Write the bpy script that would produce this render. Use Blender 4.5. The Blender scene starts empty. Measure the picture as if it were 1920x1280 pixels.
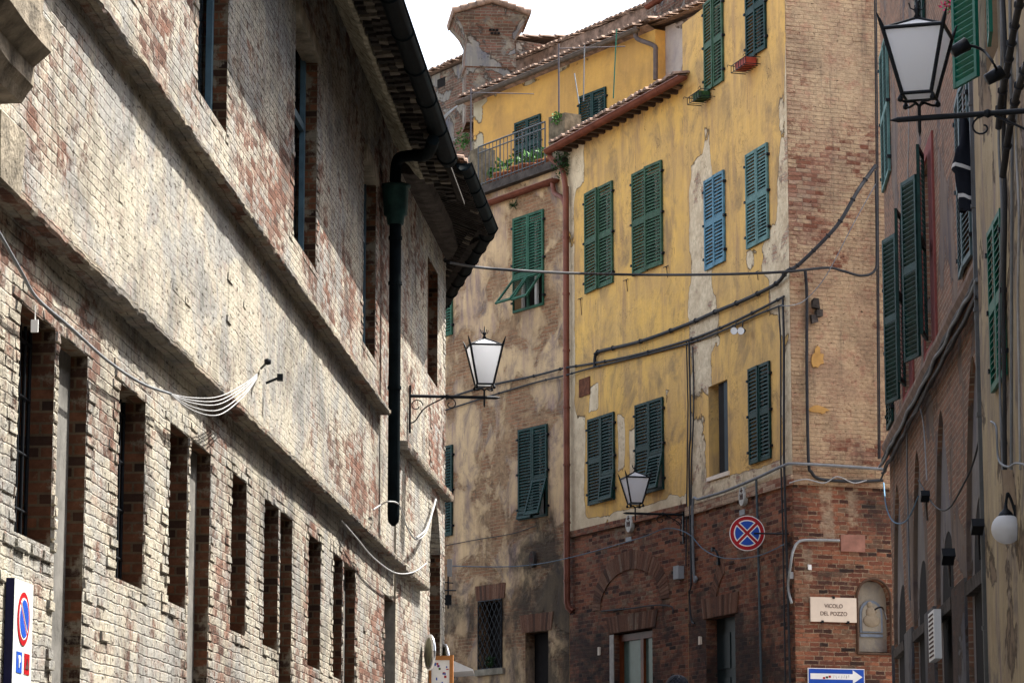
import bpy, math, random
from mathutils import Vector, Matrix
R = math.radians
sc = bpy.context.scene
col = sc.collection
rng = random.Random(7)

# ------------------------------------------------------------ camera, sky, sun, exposure
FPX, CAMZ, PITCH = 5500.0, 1.6, math.atan(930 / 5500)
cam_d = bpy.data.cameras.new("camera"); cam = bpy.data.objects.new("camera", cam_d); col.objects.link(cam)
cam.location = (0, 0, CAMZ); cam.rotation_euler = (math.pi / 2 + PITCH, 0, 0)
cam_d.sensor_width = 36; cam_d.lens = FPX / 1920 * 36; cam_d.clip_start = .1; cam_d.clip_end = 2000
sc.camera = cam
SUN_EL, SUN_AZ = R(60), R(61)            # azimuth measured from +Y (street direction) towards +X
w = bpy.data.worlds.new("World"); sc.world = w; w.use_nodes = True
nt = w.node_tree; bg = nt.nodes["Background"]; sky = nt.nodes.new("ShaderNodeTexSky")
sky.sky_type = 'NISHITA'; sky.sun_disc = False; sky.sun_elevation = SUN_EL; sky.sun_rotation = SUN_AZ
sky.air_density = 1.0; sky.dust_density = 3.5; sky.ozone_density = .6
hs = nt.nodes.new('ShaderNodeHueSaturation'); hs.inputs['Saturation'].default_value = .55
nt.links.new(sky.outputs[0], hs.inputs['Color']); nt.links.new(hs.outputs[0], bg.inputs[0]); bg.inputs[1].default_value = .13
sd = bpy.data.lights.new("sun", 'SUN'); sun = bpy.data.objects.new("sun", sd); col.objects.link(sun)
sd.energy = 3.7; sd.angle = R(.5); sd.color = (1, .955, .88)
sdir = Vector((math.sin(SUN_AZ) * math.cos(SUN_EL), math.cos(SUN_AZ) * math.cos(SUN_EL), math.sin(SUN_EL)))
sun.rotation_euler = sdir.to_track_quat('Z', 'Y').to_euler(); sun.location = (20, 20, 40)
sc.view_settings.view_transform = 'Standard'; sc.view_settings.look = 'None'
sc.view_settings.exposure = 2.12; sc.view_settings.gamma = 1
sc.cycles.max_bounces = 6; sc.cycles.diffuse_bounces = 4; sc.cycles.transparent_max_bounces = 6

# ------------------------------------------------------------ wall frames
SD = math.atan(330 / 5500 / math.cos(PITCH) / (1 + math.tan(PITCH) ** 2) * 1.0)
SD = R(3.39)
def ray(px, py):
    x = (px - 960) / FPX; y = (640 - py) / FPX
    return Vector((x, math.cos(PITCH) - y * math.sin(PITCH), math.sin(PITCH) + y * math.cos(PITCH)))
ORG = Vector((0, 0, CAMZ))
class Wall:
    def __init__(s, p0, ang, zb=0):       # p0 left end as seen, ang = heading of u (0 = +Y, 90 = +X)
        s.p0 = Vector((p0[0], p0[1], 0)); s.u = Vector((math.sin(R(ang)), math.cos(R(ang)), 0))
        s.d = Vector((0, 0, 1)).cross(s.u); s.holes = []
        s.M = Matrix(((s.u.x, s.d.x, 0, s.p0.x), (s.u.y, s.d.y, 0, s.p0.y), (0, 0, 1, 0), (0, 0, 0, 1)))
    def px(s, px, py, off=0):             # pixel -> (x, z) in the wall frame, off metres in front of its face
        r = ray(px, py); t = (s.p0 - s.d * off - ORG).dot(s.d) / r.dot(s.d)
        h = ORG + r * t
        return (h - s.p0).dot(s.u), h.z
    def x(s, px, py=640, off=0): return s.px(px, py, off)[0]
    def z(s, px, py, off=0): return s.px(px, py, off)[1]
    def P(s, px, py, off=0):
        x, z = s.px(px, py, off); return s.M @ Vector((x, -off, z))
    def W(s, x, y, z): return s.M @ Vector((x, y, z))
    def rect(s, xl, xr, yt, yb, off=0):   # yt given at the left edge, yb at the left edge
        xm = xl
        x0, z1 = s.px(xl, yt, off); _, z0 = s.px(xl, yb, off); x1, _ = s.px(xr, (yt + yb) / 2, off)
        x0 = s.px(xl, (yt + yb) / 2, off)[0]
        return x0, x1, z0, z1
fw = Vector((math.sin(SD), math.cos(SD), 0)); lf = Vector((-math.cos(SD), math.sin(SD), 0))
a = lf * 3.7 + fw * -8
L = Wall(a, 3.39)
e = L.P(745, 640); L2 = Wall(e, 4.46)
C3 = Wall((3.05, 50.8), 180 - 16.6)       # heading of u: right end is nearer
def wall_from_right(right, back_deg, px_left):
    # wall whose right end is 'right' (x,y); towards the left it recedes at back_deg left of +Y
    b = R(back_deg); dv = Vector((-math.sin(b), math.cos(b), 0)); r0 = Vector((right[0], right[1], 0))
    rr = ray(px_left, 640); k = rr.x / rr.y
    t = (r0.x - k * r0.y) / (k * dv.y - dv.x)
    p = r0 + dv * t
    return Wall(p, 180 - back_deg), p
C34 = (ray(1482, 640).x / ray(1482, 640).y * 46.0, 46.0)
C3, p3 = wall_from_right(C34, 16.6, 1285)
C2, p2 = wall_from_right(p3, 22.2, 1066)
C1, p1 = wall_from_right(p2, 31.8, 780)
C4 = Wall(C34, 68.6)
C3.len = (Vector((C34[0], C34[1], 0)) - p3).length; C2.len = (p3 - p2).length; C1.len = (p2 - p1).length
rt = -lf
R0 = rt * 2.9 + fw * 41.5
RW = Wall(R0, 180 + 3.39)
RW.len = RW.x(1861)
pn = RW.W(RW.len, -.12, 0)
RN = Wall(pn, 180 + 3.39)
def gz(y): return .058 * max(-30, min(60, y))

# ------------------------------------------------------------ node helpers
class NB:
    def __init__(s, name, rough=.85):
        s.m = bpy.data.materials.new(name); s.m.use_nodes = True; s.t = s.m.node_tree
        s.b = s.t.nodes["Principled BSDF"]; s.b.inputs["Roughness"].default_value = rough
        s.b.inputs["Specular IOR Level"].default_value = .13
    def n(s, ty, **k):
        o = s.t.nodes.new(ty)
        for a_, v in k.items(): setattr(o, a_, v)
        return o
    def put(s, sock, v):
        if v is None: return
        if isinstance(v, bpy.types.NodeSocket): s.t.links.new(v, sock)
        elif isinstance(v, (tuple, list)):
            sock.default_value = tuple(v) + ((1,) if len(v) == 3 and len(sock.default_value) == 4 else ())
        else: sock.default_value = v
    def uv(s): return s.n("ShaderNodeTexCoord").outputs["UV"]
    def obj(s): return s.n("ShaderNodeTexCoord").outputs["Object"]
    def map(s, v, scale=(1, 1, 1), loc=(0, 0, 0)):
        o = s.n("ShaderNodeMapping"); s.put(o.inputs[0], v); o.inputs[3].default_value = scale; o.inputs[1].default_value = loc; return o.outputs[0]
    def noise(s, v, scale=1, detail=6, rough=.6, dist=0, out=0):
        o = s.n("ShaderNodeTexNoise"); s.put(o.inputs["Vector"], v); o.inputs["Scale"].default_value = scale
        o.inputs["Detail"].default_value = detail; o.inputs["Roughness"].default_value = rough; o.inputs["Distortion"].default_value = dist
        return o.outputs[out]
    def math(s, op, a_, b_=None, c_=None, clamp=False):
        o = s.n("ShaderNodeMath", operation=op, use_clamp=clamp); s.put(o.inputs[0], a_); s.put(o.inputs[1], b_)
        if c_ is not None: s.put(o.inputs[2], c_)
        return o.outputs[0]
    def vm(s, op, a_, b_=None):
        o = s.n("ShaderNodeVectorMath", operation=op); s.put(o.inputs[0], a_); s.put(o.inputs[1], b_); return o.outputs[0]
    def step(s, v, lo, hi, a_=0, b_=1):
        o = s.n("ShaderNodeMapRange", interpolation_type='SMOOTHSTEP'); s.put(o.inputs[0], v)
        for i, q in enumerate((lo, hi, a_, b_)): o.inputs[i + 1].default_value = q
        return o.outputs[0]
    def ramp(s, v, stops):
        o = s.n("ShaderNodeValToRGB"); s.put(o.inputs[0], v); r = o.color_ramp
        while len(r.elements) < len(stops): r.elements.new(.5)
        for e_, (p, c) in zip(r.elements, stops): e_.position = p; e_.color = tuple(c) + (1,)
        return o.outputs[0]
    def mix(s, f, a_, b_, mode='MIX'):
        o = s.n("ShaderNodeMix", data_type='RGBA', blend_type=mode); s.put(o.inputs[0], f); s.put(o.inputs[6], a_); s.put(o.inputs[7], b_); return o.outputs[2]
    def bump(s, h, strength=.5, dist=.01):
        o = s.n("ShaderNodeBump"); o.inputs["Strength"].default_value = strength; o.inputs["Distance"].default_value = dist
        s.put(o.inputs["Height"], h); s.t.links.new(o.outputs[0], s.b.inputs["Normal"])
    def attr(s, n_): o = s.n("ShaderNodeAttribute", attribute_name=n_); return o.outputs["Fac"]
    def col(s, c): s.put(s.b.inputs["Base Color"], c); return s
    def zc(s):
        o = s.n("ShaderNodeSeparateXYZ"); s.put(o.inputs[0], s.uv()); return o.outputs[0], o.outputs[1]
def soft(B, uv, boxes):
    tot = None
    for (cx, cz, wx, wz, k) in boxes:
        v = B.vm('SUBTRACT', uv, (cx, cz, 0)); v = B.vm('ABSOLUTE', v); v = B.vm('DIVIDE', v, (wx, wz, 1e6))
        sp = B.n("ShaderNodeSeparateXYZ"); B.put(sp.inputs[0], v)
        mx = B.math('MAXIMUM', sp.outputs[0], sp.outputs[1])
        f = B.math('MULTIPLY', B.step(mx, .55, 1.45, 1, 0), k)
        tot = f if tot is None else B.math('ADD', tot, f)
    return tot

def simple(name, c, rough=.6, metal=0, var=.25, scale=6, bump=.2, bd=.004):
    B = NB(name, rough); B.b.inputs["Metallic"].default_value = metal
    o = B.obj(); f = B.noise(o, scale, 6, .65)
    lo = tuple(q * (1 - var) for q in c); hi = tuple(min(1, q * (1 + var)) for q in c)
    B.col(B.ramp(f, [(.3, lo), (.7, hi)]))
    if bump: B.bump(B.noise(o, scale * 5, 4), bump, bd)
    return B.m

def brickgeo_mat(name, bricks, lime, lime2, bias, zone=None, zamt=0, dark=.6, bumps=.6, limerough=1, soot=0):
    """brick faces (attribute rnd per brick) under worn limewash or smeared mortar"""
    B = NB(name, .9); uv = B.uv(); rn = B.attr("rnd")
    bc = B.ramp(rn, bricks)
    fine = B.noise(B.obj(), 45, 5, .7)
    bc = B.mix(.6, bc, B.ramp(fine, [(.3, (.35, .3, .28)), (.7, (1, 1, 1))]), 'MULTIPLY')
    big = B.noise(uv, .55, 7, .62, .3); mid = B.noise(uv, 3.2, 6, .68, .5); sm = B.noise(B.map(uv, (14, 22, 1)), 1, 4, .7)
    f = B.math('ADD', B.math('MULTIPLY', big, .9), B.math('MULTIPLY', mid, .75))
    f = B.math('ADD', f, B.math('MULTIPLY', sm, .35)); f = B.math('ADD', f, B.math('MULTIPLY', rn, .30 * limerough))
    if zone: f = B.math('ADD', f, soft(B, uv, zone))
    mask = B.step(f, bias, bias + .16)
    lc = B.mix(B.step(B.noise(uv, 1.1, 5), .4, .62), lime, lime2)
    lc = B.mix(.75, lc, B.ramp(sm, [(.25, (.5, .48, .45)), (.6, (1, 1, 1))]), 'MULTIPLY')
    c = B.mix(mask, bc, lc)
    st = B.noise(B.map(uv, (5, .45, 1)), 1, 7, .7)
    c = B.mix(B.step(st, .5, .72, 0, dark), c, (.06, .05, .043))
    if soot: c = B.mix(B.step(B.noise(B.map(uv, (1, 1.1, 1), (9, 2, 0)), 1.1, 9, .68, .5), .44, .66, 0, soot), c, (.030, .026, .023))
    c = B.mix(.5, c, B.ramp(B.noise(uv, .45, 3, .5), [(.3, (.62, .62, .64)), (.65, (1, 1, 1))]), 'MULTIPLY')
    pit = B.noise(B.map(uv, (7, 30, 1)), 1, 3, .6)
    c = B.mix(B.step(pit, .66, .72, 0, .75), c, (.05, .035, .03))
    B.col(c)
    h = B.math('ADD', B.math('MULTIPLY', B.noise(B.obj(), 38, 6, .75), .8), B.math('MULTIPLY', B.noise(B.obj(), 9, 5, .6), 1.2))
    h = B.math('SUBTRACT', h, B.math('MULTIPLY', B.step(pit, .62, .72), .8))
    B.bump(h, bumps, .02)
    return B.m

def plaster_mat(name, base, base2, under, under2, patches, thr=.72, brick=None, brick_thr=.6, stain=.5, bigs=.9, rimk=.75, sootz=None, edge=0, crack=0):
    B = NB(name, .9); uv = B.uv()
    nA = B.noise(uv, bigs, 9, .6, .4)
    f = nA
    if patches: f = B.math('ADD', nA, soft(B, uv, patches))
    mask = B.step(f, thr, thr + .012 + edge)
    rim = B.math('MULTIPLY', B.step(f, thr - .02, thr), B.step(f, thr, thr + .035, 1, 0))
    b = B.mix(B.step(B.noise(uv, .8, 6, .65), .38, .62), base, base2)
    b = B.mix(B.step(B.noise(B.map(uv, (2.2, .45, 1)), 1, 8, .7), .46, .75, 0, stain), b, tuple(q * .42 for q in base2[:2]) + (base2[2] * .9,))
    b = B.mix(B.step(B.noise(B.map(uv, (6, .5, 1), (3, 1, 0)), 1, 6, .7), .5, .7, 0, stain * .5), b, tuple(min(1, q * 1.25 + .03) for q in base))
    mo = B.noise(B.map(uv, (1.1, .8, 1), (5, 5, 0)), 1.3, 9, .72, .6)
    b = B.mix(B.step(mo, .47, .70, 0, stain * 1.2), b, (base2[0] * .48, base2[1] * .52, base2[2] * .75))
    b = B.mix(B.step(B.noise(uv, 28, 4, .7), .62, .72, 0, .5), b, (.14, .10, .06))
    u = B.mix(B.step(B.noise(uv, 2.6, 8, .7), .35, .65), under, under2)
    hb = None
    if brick:
        vv = B.vm('ADD', uv, B.vm('SCALE', B.vm('SUBTRACT', B.noise(uv, 5, 3, .5, 0, 1), (.5, .5, .5)), None))
        sc_ = vv.node.inputs[1].links[0].from_node; sc_.inputs[3].default_value = .035
        bt = B.n("ShaderNodeTexBrick"); B.put(bt.inputs["Vector"], vv); bt.inputs["Scale"].default_value = 1
        bt.inputs["Brick Width"].default_value = .27; bt.inputs["Row Height"].default_value = .069; bt.inputs["Mortar Size"].default_value = .009
        bt.inputs["Mortar Smooth"].default_value = .3; bt.inputs["Bias"].default_value = -.1
        for i_, c_ in enumerate(brick): B.put(bt.inputs[1 + i_], c_)
        bm = B.step(B.noise(B.map(uv, (1, 1.3, 1), (7, 3, 0)), 1.3, 9, .72, .5), brick_thr, brick_thr + .05 + edge * 2)
        u = B.mix(bm, u, bt.outputs[0]); hb = B.math('MULTIPLY', B.math('MULTIPLY', bt.outputs[1], bm), -.8)
        u = B.mix(.6, u, B.ramp(B.noise(uv, 9, 5, .7), [(.3, (.45, .42, .4)), (.65, (1, 1, 1))]), 'MULTIPLY')
        u = B.mix(B.step(B.noise(B.map(uv, (1.7, .8, 1), (1, 8, 0)), 1, 8, .7), .55, .72, 0, stain), u, (.045, .04, .036))
    c = B.mix(mask, b, u)
    ck = B.math('ABSOLUTE', B.math('SUBTRACT', B.noise(B.map(uv, (1, .7, 1), (6, 1, 0)), 1.6, 8, .6, .8), .5)); ck = B.math('MULTIPLY', B.step(ck, .0012, .0045, 1, 0), B.step(B.noise(uv, .9, 3), .45, .55))
    if crack: c = B.mix(B.math('MULTIPLY', ck, crack), c, (.07, .045, .025))
    if sootz: c = B.mix(B.step(B.math('ADD', B.noise(B.map(uv, (1, .9, 1), (2, 7, 0)), 1.0, 9, .7, .5), soft(B, uv, sootz)), .62, .86, 0, .85), c, (.030, .026, .022))
    c = B.mix(B.math('MULTIPLY', rim, rimk), c, (.05, .035, .025)); B.col(c)
    h = B.math('ADD', B.math('MULTIPLY', mask, -1.4), B.math('MULTIPLY', B.noise(uv, 14, 6, .65), .7))
    h = B.math('ADD', h, B.math('MULTIPLY', B.noise(uv, 2.5, 4), 1.2))
    if hb is not None: h = B.math('ADD', h, B.math('MULTIPLY', hb, mask))
    B.bump(h, .9, .016)
    return B.m

def old_wall_mat(name, zone, bias=.52, k=1.0, bricks=None, lime1=(.44, .405, .325), lime2=(.30, .295, .275), lime3=(.30, .23, .19), joint=(.055, .045, .035), jk=.8, stain=.55, soot=0, sbias=.45, sootz=None, pits=.63, ms=.004, grit=.6):
    """worn brick courses, joints half filled, patches of limewash; all in metres of the wall's own face"""
    B = NB(name, .93); uv = B.uv()
    def off(sc_, amt, v):
        d_ = B.vm('SUBTRACT', B.noise(uv, sc_, 4, .6, 0, 1), (.5, .5, .5)); n_ = B.n("ShaderNodeVectorMath", operation='SCALE'); B.put(n_.inputs[0], d_); n_.inputs[3].default_value = amt
        return B.vm('ADD', v, n_.outputs[0])
    v = off(.7, .06, uv); v = off(4, .022, v); v = off(11, .02, v); v = off(34, .006, v)
    def brick(c1, c2, cm, ms, sm):
        bt = B.n("ShaderNodeTexBrick"); B.put(bt.inputs["Vector"], v); bt.inputs["Scale"].default_value = 1; bt.inputs["Brick Width"].default_value = .265; bt.inputs["Row Height"].default_value = .069
        bt.inputs["Mortar Size"].default_value = ms; bt.inputs["Mortar Smooth"].default_value = sm; bt.inputs["Bias"].default_value = 0; bt.squash = .62; bt.squash_frequency = 3; bt.offset = .43
        for q, c_ in enumerate((c1, c2, cm)): B.put(bt.inputs[1 + q], c_)
        return bt.outputs[0], bt.outputs[1]
    rn, fac = brick((0, 0, 0), (1, 1, 1), (.5, .5, .5), ms, .1); _, fs = brick((0, 0, 0), (1, 1, 1), (.5, .5, .5), .008, 1.0)
    big = B.noise(uv, .5, 8, .62, .4); mid = B.noise(uv, 2.6, 8, .7, .6); sm = B.noise(B.map(uv, (13, 19, 1)), 1, 6, .75)
    f = B.math('ADD', B.math('MULTIPLY', big, .55), B.math('MULTIPLY', mid, .35)); f = B.math('ADD', f, B.math('MULTIPLY', rn, .10)); f = B.math('ADD', f, B.math('MULTIPLY', B.math('SUBTRACT', sm, .5), .30))
    f = B.math('ADD', f, soft(B, uv, zone))
    lime = B.step(f, bias - .05, bias + .07)
    smear = B.step(B.math('ADD', B.noise(B.map(uv, (1, 1, 1), (4, 9, 0)), 1.2, 7, .65, .4), soft(B, uv, [(z_[0], z_[1], z_[2], z_[3], z_[4] * 1.6) for z_ in zone])), sbias, sbias + .23)
    bc = B.ramp(rn, bricks or GRAYS); bc = B.mix(.55, bc, B.ramp(B.noise(uv, 1.7, 5, .6), [(.3, (.5, .5, .52)), (.65, (1, 1, 1))]), 'MULTIPLY'); bc = B.mix(.7, bc, B.ramp(sm, [(.3, (.42, .38, .36)), (.68, (1.0, 1.0, 1.0))]), 'MULTIPLY')
    lc = B.mix(B.step(B.noise(uv, 1.3, 7, .7, .5), .42, .6), lime1, lime2); lc = B.mix(B.step(B.noise(uv, 4.5, 6, .7), .5, .66, 0, .6), lc, lime3)
    lc = B.mix(.8, lc, B.ramp(sm, [(.28, (.48, .46, .43)), (.6, (1, 1, 1))]), 'MULTIPLY')
    c = B.mix(lime, bc, lc)
    jn = B.math('MULTIPLY', fac, B.math('SUBTRACT', 1, B.math('MULTIPLY', smear, .75))); brk = B.step(B.noise(uv, 11, 5, .7), .38, .55)
    c = B.mix(B.math('MULTIPLY', B.math('MULTIPLY', jn, brk), jk), c, joint)
    pit = B.noise(B.map(v, (9, 24, 1)), 1, 4, .65); pm = B.step(pit, pits, pits + .05); c = B.mix(B.math('MULTIPLY', pm, .85), c, (.045, .03, .022))
    st = B.noise(B.map(uv, (4, .35, 1)), 1, 8, .72); c = B.mix(B.step(st, .52, .72, 0, stain), c, (.07, .06, .05))
    if soot:
        sf = B.noise(B.map(uv, (1, 1.1, 1), (9, 2, 0)), 1.1, 9, .7, .5)
        if sootz: sf = B.math('ADD', sf, soft(B, uv, sootz))
        c = B.mix(B.step(sf, .45, .68, 0, soot), c, (.028, .024, .022))
    gr = B.noise(B.map(v, (26, 44, 1), (3, 3, 0)), 1, 5, .75); c = B.mix(B.step(gr, .56, .70, 0, grit), c, (.05, .043, .036))
    B.col(c)
    h = B.math('MULTIPLY', B.math('MULTIPLY', fs, -.75), B.math('SUBTRACT', 1, B.math('MULTIPLY', smear, .7)))
    h = B.math('ADD', h, B.math('MULTIPLY', rn, .28)); h = B.math('ADD', h, B.math('MULTIPLY', sm, 1.1)); h = B.math('ADD', h, B.math('MULTIPLY', gr, .7)); h = B.math('ADD', h, B.math('MULTIPLY', mid, 1.3))
    h = B.math('SUBTRACT', h, B.math('MULTIPLY', pm, 1.0))
    B.bump(h, 1.0, .014 * k)
    return B.m
GRAYS = [(0, (.10, .05, .035)), (.25, (.22, .105, .07)), (.5, (.27, .15, .11)), (.75, (.31, .23, .18)), (1, (.22, .20, .175))]
MT = {}
MT['mortar'] = simple('lime mortar', (.26, .235, .19), .95, scale=8, bump=.6)
MT['mortar_red'] = simple('tan mortar', (.24, .175, .115), .95, scale=8, bump=.6)
MT['stone'] = simple('weathered string stone', (.26, .23, .175), .9, var=.5, scale=4, bump=.8, bd=.02)
MT['dstone'] = simple('sooty stone', (.055, .046, .040), .9, var=.6, scale=5, bump=.8, bd=.02)
MT['iron'] = simple('wrought iron', (.012, .014, .017), .5, .3, bump=.1)
MT['gutter_dark'] = simple('dark painted gutter', (.0045, .0075, .009), .5, 0, var=.4, bump=.15)
MT['gutter_dark'].node_tree.nodes['Principled BSDF'].inputs['Specular IOR Level'].default_value = .03; MT['gutter_dark'].node_tree.nodes['Principled BSDF'].inputs['Roughness'].default_value = .7
MT['copper'] = simple('brown copper', (.17, .062, .04), .42, .3, var=.35, scale=3)
MT['hopper'] = simple('green copper hopper', (.02, .055, .05), .55, .3, var=.4)
MT['cable'] = simple('black cable', (.03, .031, .034), .6)
MT['cable_grey'] = simple('grey cable', (.16, .17, .18), .55)
MT['cable_white'] = simple('pale cable', (.30, .30, .30), .5)
MT['green'] = simple('green shutter paint', (.022, .082, .048), .6, var=.5, scale=5)
MT['dkgreen'] = simple('dark green shutter paint', (.006, .028, .024), .55, var=.6, scale=5)
MT['olive'] = simple('olive shutter paint', (.034, .078, .044), .6, var=.5, scale=5)
MT['teal'] = simple('faded teal shutter paint', (.085, .17, .16), .6, var=.45, scale=5)
MT['blue'] = simple('blue shutter paint', (.075, .18, .24), .55, var=.45, scale=5)
MT['brightgreen'] = simple('bright green shutter paint', (.006, .095, .062), .45, var=.25, scale=5)
MT['bluegrey'] = simple('blue grey frame paint', (.07, .12, .15), .5)
MT['glass'] = simple('dark window glass', (.012, .016, .02), .12, bump=0)
MT['dark'] = simple('dark interior', (.012, .010, .009), .9, bump=0)
MT['wood'] = simple('varnished wood', (.13, .035, .012), .4, var=.4, scale=3)
MT['oldwood'] = simple('old eave wood', (.06, .04, .03), .85, var=.4)
MT['tile'] = simple('terracotta roof tile', (.20, .135, .10), .9, var=.7, scale=5, bump=.5, bd=.01)
MT['tiledark'] = simple('dark eave brick', (.028, .024, .021), .9, var=.7, scale=7, bump=.5, bd=.01)  # near-black brick colour for dentils and soffits
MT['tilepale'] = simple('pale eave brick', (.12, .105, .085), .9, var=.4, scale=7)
MT['white'] = simple('white paint', (.75, .75, .73), .5, var=.06, bump=0)
MT['plastic'] = simple('grey plastic box', (.25, .26, .27), .5, var=.1)
MT['red'] = simple('sign red', (.33, .010, .014), .35, var=.12, bump=0)
MT['bluesign'] = simple('sign blue', (.015, .07, .38), .35, var=.12, bump=0)
MT['navy'] = simple('navy sign edge', (.01, .01, .04), .5, bump=0)
MT['plaque'] = simple('travertine plaque', (.66, .56, .45), .6, var=.1, scale=3)
MT['letters'] = simple('carved dark letters', (.06, .03, .025), .8, bump=0)
MT['pink'] = simple('pink window surround', (.19, .055, .048), .85, var=.2)
MT['cloth'] = simple('black cloth', (.010, .012, .018), .95)
MT['clothw'] = simple('white stripe', (.5, .5, .5), .9)
MT['leaf'] = simple('green leaves', (.05, .13, .03), .6, var=.6, scale=20, bump=0)
MT['leafd'] = simple('dark ivy leaves', (.025, .06, .02), .6, var=.6, scale=20, bump=0)
MT['flower'] = simple('pink petals', (.6, .05, .16), .6, bump=0)
MT['pot'] = simple('terracotta pot', (.33, .12, .06), .8, var=.3)
MT['redpot'] = simple('red plastic planter', (.30, .05, .03), .5)
MT['rust'] = simple('rusty iron sheet', (.12, .045, .022), .85, var=.5, scale=9)
MT['silver'] = simple('polished steel', (.6, .6, .6), .2, .9, var=.05, bump=0)
MT['fabric'] = simple('white awning cloth', (.75, .75, .75), .8, var=.05)
MT['street'] = None
MT['plate'] = simple('aged white ceramic', (.42, .41, .37), .5, var=.3, scale=12)
def lampglass():
    B = NB('frosted lamp glass', .45); B.col((.80, .81, .82)); B.b.inputs['Transmission Weight'].default_value = 0
    tr = B.n('ShaderNodeBsdfTranslucent'); tr.inputs[0].default_value = (.85, .86, .88, 1); mx = B.n('ShaderNodeMixShader'); mx.inputs[0].default_value = .5
    out = B.t.nodes['Material Output']; B.t.links.new(B.b.outputs[0], mx.inputs[1]); B.t.links.new(tr.outputs[0], mx.inputs[2]); B.t.links.new(mx.outputs[0], out.inputs[0])
    return B.m
MT['lampglass'] = lampglass()

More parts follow.
